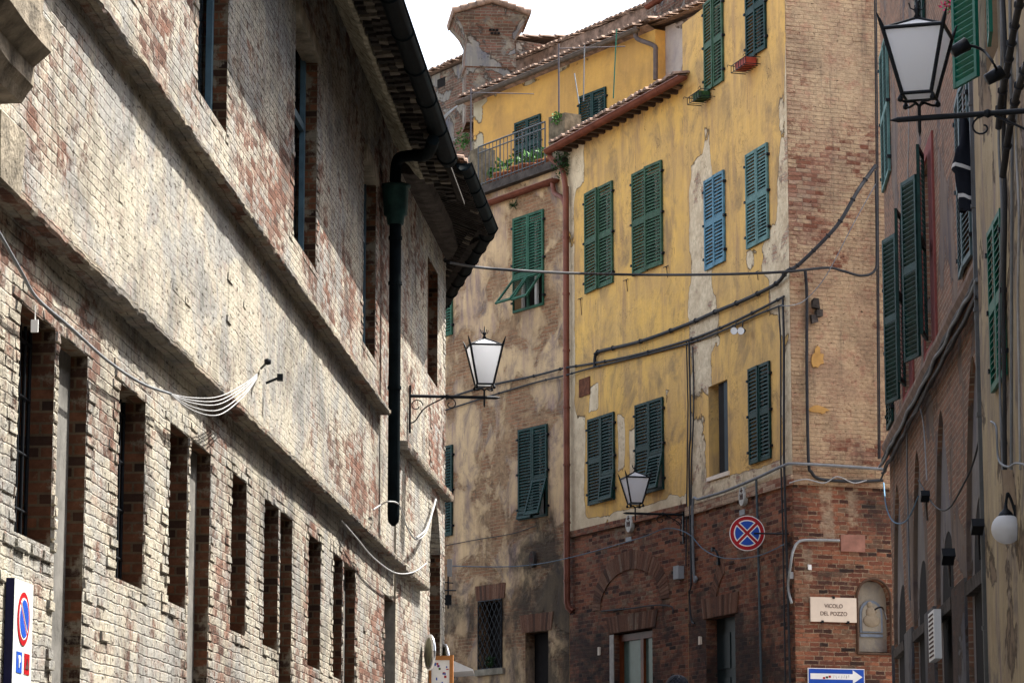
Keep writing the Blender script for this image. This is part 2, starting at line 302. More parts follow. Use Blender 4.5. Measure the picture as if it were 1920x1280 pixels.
# ------------------------------------------------------------ mesh builder
class MB:
    def __init__(s): s.v = []; s.f = []; s.mi = []; s.r = []; s.sm = []
    def add(s, vs, fs, mi=0, rnd=.5, smooth=False):
        o = len(s.v); s.v += [tuple(q) for q in vs]; s.r += [rnd] * len(vs)
        for f in fs: s.f.append(tuple(o + i for i in f)); s.mi.append(mi); s.sm.append(smooth)
        return s
    def box(s, x0, x1, y0, y1, z0, z1, mi=0, M=None, j=0, rnd=.5):
        vs = [Vector((x, y, z)) for z in (z0, z1) for y in (y0, y1) for x in (x0, x1)]
        if j: vs = [q + Vector((rng.uniform(-j, j), rng.uniform(-j, j), rng.uniform(-j, j))) for q in vs]
        if M: vs = [M @ q for q in vs]
        return s.add(vs, [(0, 1, 5, 4), (1, 3, 7, 5), (3, 2, 6, 7), (2, 0, 4, 6), (4, 5, 7, 6), (0, 2, 3, 1)], mi, rnd)
    def quad(s, a_, b_, c_, d_, mi=0): return s.add([a_, b_, c_, d_], [(0, 1, 2, 3)], mi)
    def tube(s, pts, r, n=8, mi=0, cap=True, M=None):
        pts = [Vector(p) for p in pts]; k = len(pts); rs = r if isinstance(r, (list, tuple)) else [r] * k
        vs = []; up = Vector((0.13, .29, .95)).normalized()
        prev = None
        for i, p in enumerate(pts):
            t = (pts[min(i + 1, k - 1)] - pts[max(i - 1, 0)])
            if t.length < 1e-9: t = Vector((0, 0, 1))
            t.normalize()
            if prev is None:
                a_ = t.cross(up)
                if a_.length < .05: a_ = t.cross(Vector((1, 0, 0)))
            else: a_ = prev - t * prev.dot(t)
            a_.normalize(); prev = a_; b_ = t.cross(a_)
            for q in range(n):
                an = 2 * math.pi * q / n; vs.append(p + a_ * math.cos(an) * rs[i] + b_ * math.sin(an) * rs[i])
        if M: vs = [M @ q for q in vs]
        fs = [(i * n + q, i * n + (q + 1) % n, (i + 1) * n + (q + 1) % n, (i + 1) * n + q) for i in range(k - 1) for q in range(n)]
        s.add(vs, fs, mi, smooth=True)
        if cap: s.add(vs[:n], [tuple(range(n))[::-1]], mi); s.add(vs[-n:], [tuple(range(n))], mi)
        return s
    def prism(s, poly, y0, y1, mi=0, M=None):      # poly in (x,z), extruded in y
        n = len(poly); vs = [Vector((x, y0, z)) for x, z in poly] + [Vector((x, y1, z)) for x, z in poly]
        if M: vs = [M @ q for q in vs]
        return s.add(vs, [tuple(range(n)), tuple(range(n, 2 * n))[::-1]] + [(i, i + n, (i + 1) % n + n, (i + 1) % n) for i in range(n)], mi)
    def extr(s, prof, x0, x1, mi=0, nx=1, wob=0):          # profile in (y,z), extruded along x
        n = len(prof); vs = []
        for k in range(nx + 1):
            x = x0 + (x1 - x0) * k / nx; dy = rng.uniform(-wob, wob); dz = rng.uniform(-wob, wob)
            vs += [(x, y + dy + rng.uniform(-wob, wob) * .4, z + dz + rng.uniform(-wob, wob) * .4) for y, z in prof]
        fs = [(k * n + i, k * n + (i + 1) % n, (k + 1) * n + (i + 1) % n, (k + 1) * n + i) for k in range(nx) for i in range(n)]
        fs += [tuple(range(n))[::-1], tuple(range(nx * n, nx * n + n))]
        return s.add(vs, fs, mi)
    def lathe(s, prof, n=16, mi=0, M=None):        # prof (r,z)
        vs = []
        for r_, z in prof: vs += [Vector((r_ * math.cos(2 * math.pi * q / n), r_ * math.sin(2 * math.pi * q / n), z)) for q in range(n)]
        if M: vs = [M @ q for q in vs]
        return s.add(vs, [(i * n + q, i * n + (q + 1) % n, (i + 1) * n + (q + 1) % n, (i + 1) * n + q) for i in range(len(prof) - 1) for q in range(n)], mi, smooth=True)
    def build(s, name, mats, parent=None, M=None, uv=True, **tags):
        me = bpy.data.meshes.new(name); me.from_pydata(s.v, [], s.f)
        if not isinstance(mats, (list, tuple)): mats = [mats]
        for m in mats: me.materials.append(m)
        me.polygons.foreach_set('material_index', s.mi); me.polygons.foreach_set('use_smooth', s.sm)
        at = me.attributes.new('rnd', 'FLOAT', 'POINT'); at.data.foreach_set('value', s.r)
        me.update()
        if uv:
            ul = me.uv_layers.new(name='UVMap'); co = s.v; dat = [0.0] * (2 * len(me.loops)); i = 0
            for p in me.polygons:
                nx, ny, nz = map(abs, p.normal)
                for vi in p.vertices:
                    x, y, z = co[vi]
                    if ny >= nx and ny >= nz: a_, b_ = x, z
                    elif nx >= nz: a_, b_ = y + 3.7, z
                    else: a_, b_ = x, y + 5.3
                    dat[i] = a_; dat[i + 1] = b_; i += 2
            ul.data.foreach_set('uv', dat)
        o = bpy.data.objects.new(name, me); col.objects.link(o); place(o, parent, M or Matrix()); tag(o, **tags)
        return o
WM = {}
def place(o, parent, M):
    WM[o.name] = M.copy()
    if parent is not None: o.parent = parent; o.matrix_basis = WM[parent.name].inverted() @ M
    else: o.matrix_basis = M
def tag(o, label=None, cat=None, group=None, kind=None):
    if label: o['label'] = label
    if cat: o['category'] = cat
    if group: o['group'] = group
    if kind: o['kind'] = kind
def empty(name, M, label=None, cat=None, group=None):
    o = bpy.data.objects.new(name, None); col.objects.link(o)
    if not isinstance(M, Matrix): M = Matrix.Translation(M)
    place(o, None, M); tag(o, label, cat, group); return o
def smoothpts(pts, k=6):
    pts = [Vector(p) for p in pts]
    if len(pts) < 3: return pts
    out = []
    for i in range(len(pts) - 1):
        p0 = pts[max(i - 1, 0)]; p1_ = pts[i]; p2_ = pts[i + 1]; p3_ = pts[min(i + 2, len(pts) - 1)]
        for j in range(k):
            t = j / k
            out.append(.5 * ((2 * p1_) + (p2_ - p0) * t + (2 * p0 - 5 * p1_ + 4 * p2_ - p3_) * t * t + (3 * p1_ - p0 - 3 * p2_ + p3_) * t ** 3))
    return out + [pts[-1]]
def wtube(name, pts, r, mat, label=None, cat=None, group=None, parent=None, sm=True, ties=None, n=7):
    """a free tube in world space; origin at its first point"""
    o = Vector(pts[0]); mb = MB(); q = smoothpts(pts) if sm else [Vector(p) for p in pts]
    mb.tube([p - o for p in q], r, n)
    if ties:
        for i in range(2, len(q) - 2, ties): mb.tube([q[i] - o, q[i] - o + (q[i + 1] - q[i]) * .12], r * 1.5, n)
    return mb.build(name, mat, parent, Matrix.Translation(o), label=label, cat=cat, group=group)

# ------------------------------------------------------------ walls with openings
def cells(x0, x1, z0, z1, holes):
    xs = sorted({x0, x1} | {min(max(h[k], x0), x1) for h in holes for k in (0, 1)}); zs = sorted({z0, z1} | {min(max(h[k], z0), z1) for h in holes for k in (2, 3)})
    for i in range(len(xs) - 1):
        for j in range(len(zs) - 1):
            cx = (xs[i] + xs[i + 1]) / 2; cz = (zs[j] + zs[j + 1]) / 2
            if xs[i + 1] - xs[i] < 1e-6 or zs[j + 1] - zs[j] < 1e-6: continue
            if any(h[0] < cx < h[1] and h[2] < cz < h[3] for h in holes): continue
            yield xs[i], xs[i + 1], zs[j], zs[j + 1]
def panel(mb, x0, x1, z0, z1, holes, y=0, mi=0, jamb=0, back=1):
    for a0, a1, b0, b1 in cells(x0, x1, z0, z1, holes):
        mb.quad((a0, y, b0), (a1, y, b0), (a1, y, b1), (a0, y, b1), mi)
    for h in holes:
        a0, a1, b0, b1, D = h[:5]; bk = h[5] if len(h) > 5 else back
        if b1 <= z0 or b0 >= z1: continue
        b0 = max(b0, z0); b1 = min(b1, z1)
        mb.quad((a0, y, b0), (a0, y, b1), (a0, D, b1), (a0, D, b0), jamb); mb.quad((a1, y, b1), (a1, y, b0), (a1, D, b0), (a1, D, b1), jamb)
        mb.quad((a0, y, b1), (a1, y, b1), (a1, D, b1), (a0, D, b1), jamb); mb.quad((a1, y, b0), (a0, y, b0), (a0, D, b0), (a1, D, b0), jamb)
        if bk is not None: mb.quad((a0, D, b0), (a1, D, b0), (a1, D, b1), (a0, D, b1), bk)
def body(mb, x0, x1, z0, z1, y0, depth, mi=0, sides=(1, 1)):
    """side, top and rear closing of a building behind its facade"""
    y1 = depth
    if sides[0]: mb.quad((x0, 0, z0), (x0, 0, z1), (x0, y1, z1), (x0, y1, z0), mi)
    if sides[1]: mb.quad((x1, 0, z1), (x1, 0, z0), (x1, y1, z0), (x1, y1, z1), mi)
    mb.quad((x0, y1, z0), (x0, y1, z1), (x1, y1, z1), (x1, y1, z0), mi); mb.quad((x0, 0, z1), (x1, 0, z1), (x1, y1, z1), (x0, y1, z1), mi)
from mathutils import noise as mnoise
def bricklay(mb, x0, x1, z0, z1, holes, ch=.069, mi=0, prot=.010, jit=.004, drop=.004, seed=1, gap=.006, y=0, keep=None, vary=0):
    rg = random.Random(seed); z = z0; row = 0
    while z < z1 - .02:
        zt = min(z + ch, z1); zm = (z + zt) / 2
        cut = sorted((h[0], h[1]) for h in holes if h[2] < zm < h[3]); segs = []; c = x0
        for a0, a1 in cut:
            if a0 > c: segs.append((c, min(a0, x1)))
            c = max(c, a1)
        if c < x1: segs.append((c, x1))
        for s0, s1 in segs:
            x = s0 - (rg.choice((0, .13, .2, .07)) if s0 == x0 or True else 0)
            while x < s1 - .01:
                ln = rg.choice((.27, .27, .28, .26, .14, .25)) * rg.uniform(.93, 1.05); xa = max(x, s0); xb = min(x + ln, s1); x += ln
                if s1 - xb < .04: xb = s1; x = s1
                if xb - xa < .03: continue
                if keep and not keep((xa + xb) / 2, zm): continue
                q = rg.random(); xm_ = (xa + xb) / 2
                nz_ = mnoise.noise(Vector((xm_ * .55, zm * .9, seed))) + .5 * mnoise.noise(Vector((xm_ * 1.7, zm * 2.3, seed + 5))) if vary else 0
                kk = max(.25, min(1.8, 1 + vary * nz_ * 2.2)) if vary else 1
                if vary: kk *= 1.0 + .8 * max(0, min(1, (4.6 - zm) / 1.2))
                if q < drop * kk * kk: continue
                p = prot * kk * rg.uniform(-.5, 1.0)
                if q < drop * 6: p = -prot * 2.0
                g = gap / 2; i_ = .005
                J = lambda k=jit: rg.uniform(-k, k)
                o = [(xa + g + J(), y + .016, z + g + J()), (xb - g + J(), y + .016, z + g + J()), (xb - g + J(), y + .016, zt - g + J()), (xa + g + J(), y + .016, zt - g + J())]
                f = [(o[0][0] + i_, y - p + J(), o[0][2] + i_ + J(.003)), (o[1][0] - i_, y - p + J(), o[1][2] + i_), (o[2][0] - i_, y - p + J(), o[2][2] - i_ + J(.003)), (o[3][0] + i_, y - p + J(), o[3][2] - i_)]
                mb.add(o + f, [(4, 5, 6, 7), (0, 1, 5, 4), (1, 2, 6, 5), (2, 3, 7, 6), (3, 0, 4, 7)], mi, rg.random())
        z = zt; row += 1
def arch_fill(mb, x0, x1, zs, ztop, kind, y0, y1, mi=0, n=12):
    """solid filling the spandrels of the opening x0..x1 between springing zs and ztop"""
    c = (x0 + x1) / 2; hw = (x1 - x0) / 2; H = ztop - zs
    def top(t):                       # t -1..1
        if kind == 'round': return zs + H * math.sqrt(max(0, 1 - t * t))
        return zs + H * (1 - abs(t) ** 1.75) ** .85
    for k in range(n):
        t0 = -1 + 2 * k / n; t1 = -1 + 2 * (k + 1) / n; xa, xb = c + t0 * hw, c + t1 * hw; za, zb = top(t0), top(t1)
        if min(za, zb) >= ztop - 1e-4: continue
        e_ = .002
        mb.quad((xa, y0, za), (xb, y0, zb), (xb, y0, ztop + e_), (xa, y0, ztop + e_), mi)
        mb.quad((xa, y0, za), (xa, y1, za), (xb, y1, zb), (xb, y0, zb), mi)

# ------------------------------------------------------------ shutters and windows
def leaf_mesh(mb, w_, h, th=.035, flap=0, fang=0, only=None, M=None, fr=.05, pitch=.058):
    M = M or Matrix()
    def fill(z0, z1, K):
        mb.box(0, fr, 0, th, z0, z1, M=K); mb.box(w_ - fr, w_, 0, th, z0, z1, M=K)
        mb.box(fr, w_ - fr, .002, th - .002, z0, z0 + fr, M=K); mb.box(fr, w_ - fr, .002, th - .002, z1 - fr, z1, M=K)
        n = max(2, int((z1 - z0 - 2 * fr) / pitch)); st = (z1 - z0 - 2 * fr) / n
        for i in range(n):
            zc_ = z0 + fr + st * (i + .5); t = st * .42
            vs = [(fr, .004, zc_ - t), (w_ - fr, .004, zc_ - t), (w_ - fr, th - .004, zc_ + t * .55), (fr, th - .004, zc_ + t * .55),
                  (fr, .004, zc_ - t + .009), (w_ - fr, .004, zc_ - t + .009), (w_ - fr, th - .004, zc_ + t * .55 + .009), (fr, th - .004, zc_ + t * .55 + .009)]
            mb.add([K @ Vector(q) for q in vs], [(0, 1, 2, 3), (4, 5, 6, 7), (0, 1, 5, 4), (3, 2, 6, 7)])
    if flap:
        zf = h * flap; fill(zf, h, M)
        mb.box(0, .03, .003, th, 0, zf, M=M); mb.box(w_ - .03, w_, .003, th, 0, zf, M=M); mb.box(.03, w_ - .03, .003, th, 0, .05, M=M)
        K = M @ Matrix.Translation((0, -.004, zf)) @ Matrix.Rotation(R(-fang), 4, 'X') @ Matrix.Translation((0, 0, -zf))
        fill(.02, zf - .01, K)
    else:
        zr = h * .5; fill(0, zr, M); fill(zr, h, M)
def window(W, bld, rect, mat, ang=(0, 0), flap=(0, 0), fang=(0, 0), depth=.22, framemat=None, sill=False, glass='glass'):
    x0, x1, z0, z1 = rect; W.holes.append((x0 + .03, x1 - .03, z0 + .03, z1 - .03, depth))
    mb = MB(); a0, a1, b0, b1 = x0 + .03, x1 - .03, z0 + .03, z1 - .03; y0, y1 = depth - .07, depth - .02
    xm = (x0 + x1) / 2
    mb.box(a0, a0 + .06, y0, y1, b0, b1); mb.box(a1 - .06, a1, y0, y1, b0, b1); mb.box(a0 + .06, a1 - .06, y0, y1, b0, b0 + .06); mb.box(a0 + .06, a1 - .06, y0, y1, b1 - .06, b1)
    mb.box(xm - .04, xm + .04, y0 - .002, y1, b0 + .06, b1 - .06)
    win = mb.build('window', framemat or MT['white'], bld, W.M)
    w_ = (x1 - x0) / 2
    for k in range(2):
        mb = MB(); leaf_mesh(mb, w_ - .004, z1 - z0, flap=flap[k], fang=fang[k])
        if k == 0: K = Matrix.Translation((x0, -.045, z0)) @ Matrix.Rotation(R(-ang[0]), 4, 'Z')
        else: K = Matrix.Translation((x1, -.045, z0)) @ Matrix.Rotation(R(ang[1]), 4, 'Z') @ Matrix.Translation((-w_ + .004, 0, 0))
        lf_ = mb.build('shutter', mat, win, W.M @ K)
    hb = MB(); hb.box(-.025, .025, -.06, 0, -.02, .02); h0 = None
    for zz in (z0 + .2, z1 - .2, (z0 + z1) / 2):
        for xx in (x0 - .02, x1 + .02):
            K = W.M @ Matrix.Translation((xx, 0, zz))
            if h0 is None: h0 = hb.build('hinge', MT['iron'], win, K)
            else:
                h1_ = h0.copy(); col.objects.link(h1_); place(h1_, win, K)
    return win

def tiles(mb, x0, x1, ye, ze, yr, zr, pitch=.19, r=.085, mi=0, seg=.42):
    """rows of half-round tiles from eave (ye,ze) up to ridge (yr,zr) in a wall frame"""
    L_ = math.hypot(yr - ye, zr - ze); ns = max(1, int(L_ / seg)); dy, dz = (yr - ye) / L_, (zr - ze) / L_
    x = x0 + pitch / 2
    while x < x1:
        for i in range(ns):
            a0 = i * L_ / ns - (.04 if i else rng.uniform(0, .06)); a1 = (i + 1) * L_ / ns; lift = rng.uniform(0, .012); xo = rng.uniform(-.012, .012); vs = []
            for a_, rr, up in ((a0, r, .03 + lift), (a1, r * .85, 0)):
                for q in range(6):
                    an = math.pi * q / 5; vs.append((x + xo + rr * math.cos(an), ye + dy * a_ - dz * 0, ze + dz * a_ + up + rr * .7 * math.sin(an)))
            mb.add(vs, [(q, q + 1, q + 7, q + 6) for q in range(5)] + [tuple(range(6))], mi, rng.random())
        x += pitch
    mb.quad((x0, ye + .03, ze - .005), (x1, ye + .03, ze - .005), (x1, yr, zr - .005), (x0, yr, zr - .005), mi)

def gutter(mb, x0, x1, y, z, r=.08, n=9, mi=0, strap=1.0, capends=True):
    k = max(2, int((x1 - x0) / .5)); vs = []
    for i in (0, 1):
        x = (x0, x1)[i]
        for rr in (r, r * .88):
            vs += [(x, y + rr * math.cos(math.pi + math.pi * q / (n - 1)), z + rr * math.sin(math.pi + math.pi * q / (n - 1))) for q in range(n)]
    fs = []
    for s_ in (0, 1): fs += [(s_ * n + q, s_ * n + q + 1, (2 + s_) * n + q + 1, (2 + s_) * n + q) for q in range(n - 1)]
    fs += [(0, n, 3 * n, 2 * n), (n - 1, 2 * n - 1, 4 * n - 1, 3 * n - 1)] + [tuple(range(n)), tuple(range(2 * n, 3 * n))]
    mb.add(vs, fs, mi, smooth=True)
    mb.tube([(x0, y - r, z), (x1, y - r, z)], .012, 6, mi)
    x = x0 + strap / 2
    while x < x1:
        mb.tube([(x, y + (r + .006) * math.cos(math.pi + math.pi * q / 8), z + (r + .006) * math.sin(math.pi + math.pi * q / 8)) for q in range(9)], .011, 5, mi); x += strap

# ------------------------------------------------------------ ground
def street_mat():
    B = NB('stone paving', .75); uv = B.uv(); bt = B.n("ShaderNodeTexBrick"); B.put(bt.inputs['Vector'], uv); bt.inputs['Scale'].default_value = 1
    bt.inputs['Brick Width'].default_value = .8; bt.inputs['Row Height'].default_value = .4; bt.inputs['Mortar Size'].default_value = .008
    B.put(bt.inputs[1], (.20, .19, .175)); B.put(bt.inputs[2], (.15, .145, .14)); B.put(bt.inputs[3], (.05, .045, .04))
    B.col(B.mix(.6, bt.outputs[0], B.ramp(B.noise(uv, 3, 8, .7), [(.3, (.5, .5, .5)), (.7, (1, 1, 1))]), 'MULTIPLY')); B.bump(bt.outputs[1], .4, -.01); return B.m
mb = MB()
ys = [-600, -60, -30] + list(range(-20, 61, 10)) + [90, 600]
for i in range(len(ys) - 1):
    mb.quad((-600, ys[i], gz(ys[i])), (600, ys[i], gz(ys[i])), (600, ys[i + 1], gz(ys[i + 1])), (-600, ys[i + 1], gz(ys[i + 1])))
mb.build('street_paving', street_mat(), kind='structure')

# ============================================================ LEFT: long old brick building
bL = empty('brick_building', L.W(20, 0, 1.5), 'long old grey brick building with slit windows along the sunlit left side', 'building')
Z_A = L.z(460, 384, .13); Z_A = (L.z(185, 0, .13) + L.z(732, 762, .13)) / 2       # upper string, top outer edge
Z_B = (L.z(170, 490, .13) + L.z(630, 925, .13)) / 2
Z_LT = (L.z(30, 550) + L.z(722, 1118)) / 2                                       # lintels of the low openings
Z_SL = (L.z(30, 1000) + L.z(580, 1245)) / 2
Lend = L.x(742); ZTOP = (L.z(630, 0) + L.z(730, 245)) / 2
print('L: string', Z_A, Z_B, 'lintel', Z_LT, 'sill', Z_SL, 'end', Lend, 'top', ZTOP)
holes = []
ZS = 1.2
def LX(p, y): return L.px(p, y)[0]
low = []
for (a0, a1, b1) in ((30, 98, 160), (318, 352, 395), (497, 524, 550), (627, 644, 668)):     # window with sill, then a slot down to the street
    xa = LX(a0, 900); xb = LX(a1, 900); xc = LX(b1, 900); th_ = .11
    low.append((xa, xb, Z_SL, Z_LT, .20)); low.append((xb + th_, xc, ZS, Z_LT, .11, 3))
for (a0, a1) in ((220, 270), (435, 463), (580, 603), (722, 753)):
    low.append((LX(a0, 950), LX(a1, 950), Z_SL if a0 < 700 else ZS + 1.5, Z_LT, .22))
for k in (-1.6, -4.6, -7.6): low.append((LX(30, 900) + k, LX(30, 900) + k + 1.0, Z_SL, Z_LT, .2))
up = []
Zu0 = (L.z(370, 172) + L.z(552, 443) + L.z(683, 640)) / 3; Zu1 = (L.z(556, 30) + L.z(686, 272)) / 2
for (a0, a1) in ((368, 424), (552, 594), (683, 706)):
    up.append((LX(a0, 300), LX(a1, 300), Zu0, Zu1, .20))
up.append((LX(368, 300) - 3.6, LX(368, 300) - 2.5, Zu0, Zu1, .2))
print('upper win z', Zu0, Zu1, [round(h[0], 2) for h in up])
LH = low + up
GX0 = L.x(-40) - .5
mb = MB()
panel(mb, 0, Lend, ZS, ZTOP, LH, y=.0035, mi=0, jamb=2, back=4)
rk = random.Random(11)
def near_edge(x, z): return any((abs(x - h[0]) < .20 or abs(x - h[1]) < .20) and h[2] - .1 < z < h[3] + .12 or (h[0] < x < h[1] and (abs(z - h[3]) < .1 or abs(z - h[2]) < .1)) for h in LH)
bricklay(mb, GX0, Lend, .069 * 29, ZTOP, LH, seed=3, prot=.006, drop=.0, vary=1, jit=.004, gap=.010, keep=lambda x, z: near_edge(x, z) or rk.random() < (.03 if z < 4.4 else .004))
body(mb, 0, Lend, ZS - 2, ZTOP, 0, 8, 1)
m_L = old_wall_mat('limewashed old brick', [(L.x(420), (Z_A + Z_B) / 2, 7.5, .9, .12), (L.x(690, 1150), Z_SL, 3.5, 1.6, -.03), (L.x(640), Z_A + .6, 9, .6, -.05), (L.x(120, 300), (Z_A + Z_B) / 2 + .1, 1.3, .5, -.10), (L.x(640, 720), Z_B + .5, 3, .4, -.07)], bias=.448, soot=.5, pits=.595, stain=.75, grit=.75)
m_jamb = brickgeo_mat('unwashed reveal brick', [(0, (.09, .045, .03)), (.5, (.22, .10, .06)), (1, (.30, .20, .13))], (.36, .30, .22), (.2, .16, .12), 1.12, dark=.6)
# reveals need courses too
B_ = NB('reveal brick', .9)
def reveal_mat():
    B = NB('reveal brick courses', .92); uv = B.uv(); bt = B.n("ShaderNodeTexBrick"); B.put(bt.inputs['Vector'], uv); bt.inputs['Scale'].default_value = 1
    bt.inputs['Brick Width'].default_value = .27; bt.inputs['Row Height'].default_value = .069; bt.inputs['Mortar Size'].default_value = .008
    B.put(bt.inputs[1], (.17, .07, .034)); B.put(bt.inputs[2], (.03, .018, .013)); B.put(bt.inputs[3], (.12, .085, .05))  # brick tones darkened to stand in for deeper recess shade
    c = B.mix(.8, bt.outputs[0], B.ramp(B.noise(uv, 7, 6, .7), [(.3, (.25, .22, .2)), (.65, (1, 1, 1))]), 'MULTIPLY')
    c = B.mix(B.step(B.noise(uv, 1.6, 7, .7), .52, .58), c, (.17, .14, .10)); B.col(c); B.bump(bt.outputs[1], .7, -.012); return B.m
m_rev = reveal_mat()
m_back = simple('grey recess plaster', (.12, .115, .105), .95, var=.5, scale=3, bump=.5, bd=.01)
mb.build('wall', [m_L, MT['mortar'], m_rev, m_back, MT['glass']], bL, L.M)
# string courses: rough stone lip carrying bricks above
m_string = old_wall_mat('string course brick', [(0, 0, .1, .1, 0)], .43, .8, lime1=(.28, .245, .185), lime2=(.19, .18, .165), stain=.8, soot=.4)
def stringc(W, x0, x1, zt, wall_h=.062, off=.13, nx=None, parent=bL, mats=None, name='string_course', bricks_above=0, seed=5):
    mb = MB(); nx = nx or max(4, int((x1 - x0) / .09))
    mb.extr([(.02, zt - wall_h), (-off * .9, zt - wall_h), (-off, zt - wall_h * .7), (-off, zt - .004), (-off * .8, zt + .008), (.0, zt + .012)], x0, x1, 0, nx, .008)
    if bricks_above:
        mb.box(x0, x1, -off * .55, .01, zt, zt + bricks_above, 2)
        bricklay(mb, x0, x1, zt, zt + bricks_above, [], seed=seed, mi=1, y=-off * .55 - .01, drop=.01, prot=.014)
    return mb.build(name, mats or [m_string, m_L, MT['mortar']], parent, W.M)
stringc(L, 0, L.x(732, 762, .13), Z_A)
stringc(L, 0, Lend, Z_B, seed=9)
# window furniture
mb = MB()
for h in up[:3]:
    x0, x1, z0, z1 = h[:4]; y = .12; mb = MB()
    for (a0, a1) in ((x0, x0 + .10), (x1 - .08, x1)): mb.box(a0, a1, y, y + .05, z0, z1)
    xm = x0 + .42; mb.box(xm, xm + .08, y - .01, y + .06, z0, z1)
    for zz in (z0, z0 + (z1 - z0) * .62, z1 - .08): mb.box(x0 + .1, x1 - .08, y + .003, y + .047, zz, zz + .08)
    wo = mb.build('window', MT['bluegrey'], bL, L.M)
    s_ = MB(); s_.box(x0 - .05, x1 + .05, -.03, .15, z1 - .12, z1 + .06, j=.01); s_.build('lintel', MT['stone'], wo, L.M)
for i, h in enumerate(low[:12]):
    if len(h) > 5: continue
    x0, x1, z0, z1 = h[:4]; mb = MB(); y = .15
    xx = x0 + .08
    while xx < x1: mb.tube([(xx, y, z0), (xx, y, z1)], .011, 6); xx += .14
    zz = z0 + .2
    while zz < z1: mb.tube([(x0, y, zz), (x1, y, zz)], .012, 6); zz += .33
    mb.build('window_grille', MT['iron'], bL, L.M)

# far stretch of the same building
L2end = L2.x(835, 760)
Z2S = (L2.z(757, 815, .12) + L2.z(838, 915, .12)) / 2
Z2T = L2.z(835, 500); print('L2 len', L2end, 'string', Z2S, 'top', Z2T, 'L top', ZTOP)
ZT2 = (L2.z(830, 479) + L2.z(771, 354)) / 2 + .25; print('ZT2', L2.z(830, 479), L2.z(771, 354))
h2 = []
wx0, wx1 = L2.x(802, 600), L2.x(821, 600)
h2.append((wx0, wx1, L2.z(802, 700), L2.z(802, 478), .2))
ax0, ax1 = L2.x(806, 1050), L2.x(826, 1050); az1 = L2.z(816, 940); azs = L2.z(816, 1030)
h2.append((ax0, ax1, ZS, az1, .35))
mb = MB(); panel(mb, 0, L2end, ZS, ZT2, h2, y=.0035, mi=0, jamb=2, back=4)
bricklay(mb, 0, L2end, .069 * 29, ZT2, h2, seed=13, prot=.006, drop=.0, keep=lambda x, z: rk.random() < .01 or x > L2end - .25 or abs(x - ax0) < .15)
arch_fill(mb, ax0, ax1, azs, az1, 'point', -.002, .35, 0)
body(mb, 0, L2end, ZS - 2, ZT2, 0, 5.5, 1)
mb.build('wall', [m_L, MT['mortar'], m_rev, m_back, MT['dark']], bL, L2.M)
stringc(L2, .25, L2end + .05, Z2S, .10, .12)
stringc(L2, 0, L2.x(806, 1112, .13), L2.z(745, 1045, .13), .09, .13)
mb = MB(); x0, x1, z0, z1 = h2[0][:4]
for a0, a1 in ((x0, x0 + .08), (x1 - .08, x1), ((x0 + x1) / 2 - .04, (x0 + x1) / 2 + .04)): mb.box(a0, a1, .14, .18, z0, z1)
mb.build('window', MT['rust'], bL, L2.M)

# eaves of the near stretch: stone cyma, stepped brick dentils, gutter
GO = .95
ZG = (L.z(795, 125, GO) + L.z(820, 215, GO)) / 2; xg1 = L.x(856, 300, GO); print('gutter z', ZG, 'at', xg1)
SLP = (ZG + .06 - ZTOP) / (GO - .1)                     # the soffit falls outwards to the gutter
def so(o_, dz=0): return (-o_, ZTOP + SLP * o_ + dz)
mb = MB()
mb.extr([(.02, ZTOP - .02), so(.05, -.03), so(.08, -.09), so(.16, -.10), so(.20, -.14), so(.28, -.15), so(.33, -.11), so(.34, -.02), (.02, ZTOP + .12)], 0, Lend + .25, 0, int(Lend / .10), .009)
mb.build('cornice_moulding', simple('pale cornice stone', (.34, .31, .23), .9, var=.7, scale=9, bump=.9, bd=.02), bL, L.M)
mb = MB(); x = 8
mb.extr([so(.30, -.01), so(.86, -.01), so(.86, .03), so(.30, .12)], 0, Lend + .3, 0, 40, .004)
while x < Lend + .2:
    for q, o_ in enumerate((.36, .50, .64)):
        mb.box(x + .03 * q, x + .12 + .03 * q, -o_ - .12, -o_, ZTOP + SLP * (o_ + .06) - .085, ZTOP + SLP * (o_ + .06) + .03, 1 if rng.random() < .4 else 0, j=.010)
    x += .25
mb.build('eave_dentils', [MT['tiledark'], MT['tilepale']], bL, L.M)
mb = MB(); gutter(mb, 0, xg1, -GO + .1, ZG + .08, .11, strap=1.4); mb.build('gutter', MT['gutter_dark'], bL, L.M)
rf = MB(); tiles(rf, 4, xg1, -GO + .12, ZG + .16, 1.2, ZG + 1.9); rf.quad((0, -GO + .12, ZG + .12), (4, -GO + .12, ZG + .12), (4, 3.2, ZG + 3.3), (0, 3.2, ZG + 3.3)); rf.quad((4, 1.2, ZG + 1.9), (xg1, 1.2, ZG + 1.9), (xg1, 3.2, ZG + 3.3), (4, 3.2, ZG + 3.3))
rf.quad((0, 3.2, ZG + 3.3), (xg1, 3.2, ZG + 3.3), (xg1, 8, ZG), (0, 8, ZG)); rf.build('roof', MT['tile'], bL, L.M)

# eaves of the far stretch, turning the corner
G2 = .98
Z2G = (L2.z(880, 310, G2) + L2.z(930, 430, G2)) / 2; xe = L2.x(932, 440, G2); print('far gutter z', Z2G, xe, 'end', L2end, 'wall top there', ZT2)
E = Wall(L2.W(xe, -G2, 0), -7.8); elen = E.x(838, 590) if E.x(838, 590) > 0 else 8; print('end eave length', elen)
elen = min(max(elen, 3), 14)
zb = Z2G
mb = MB()
zw = ZT2 - .25; S2 = (zb + .02 - ZT2) / (G2 - .1)
mb.extr([(.02, zw), (-.12, zw - .03), (-.28, zw - .02), (-.34, zw + .10), (-.34, zw + .25 + S2 * .34), (.02, zw + .25)], .35, L2end + .02, 0, 20, .006)
mb.build('eave_beam', MT['dstone'], bL, L2.M)
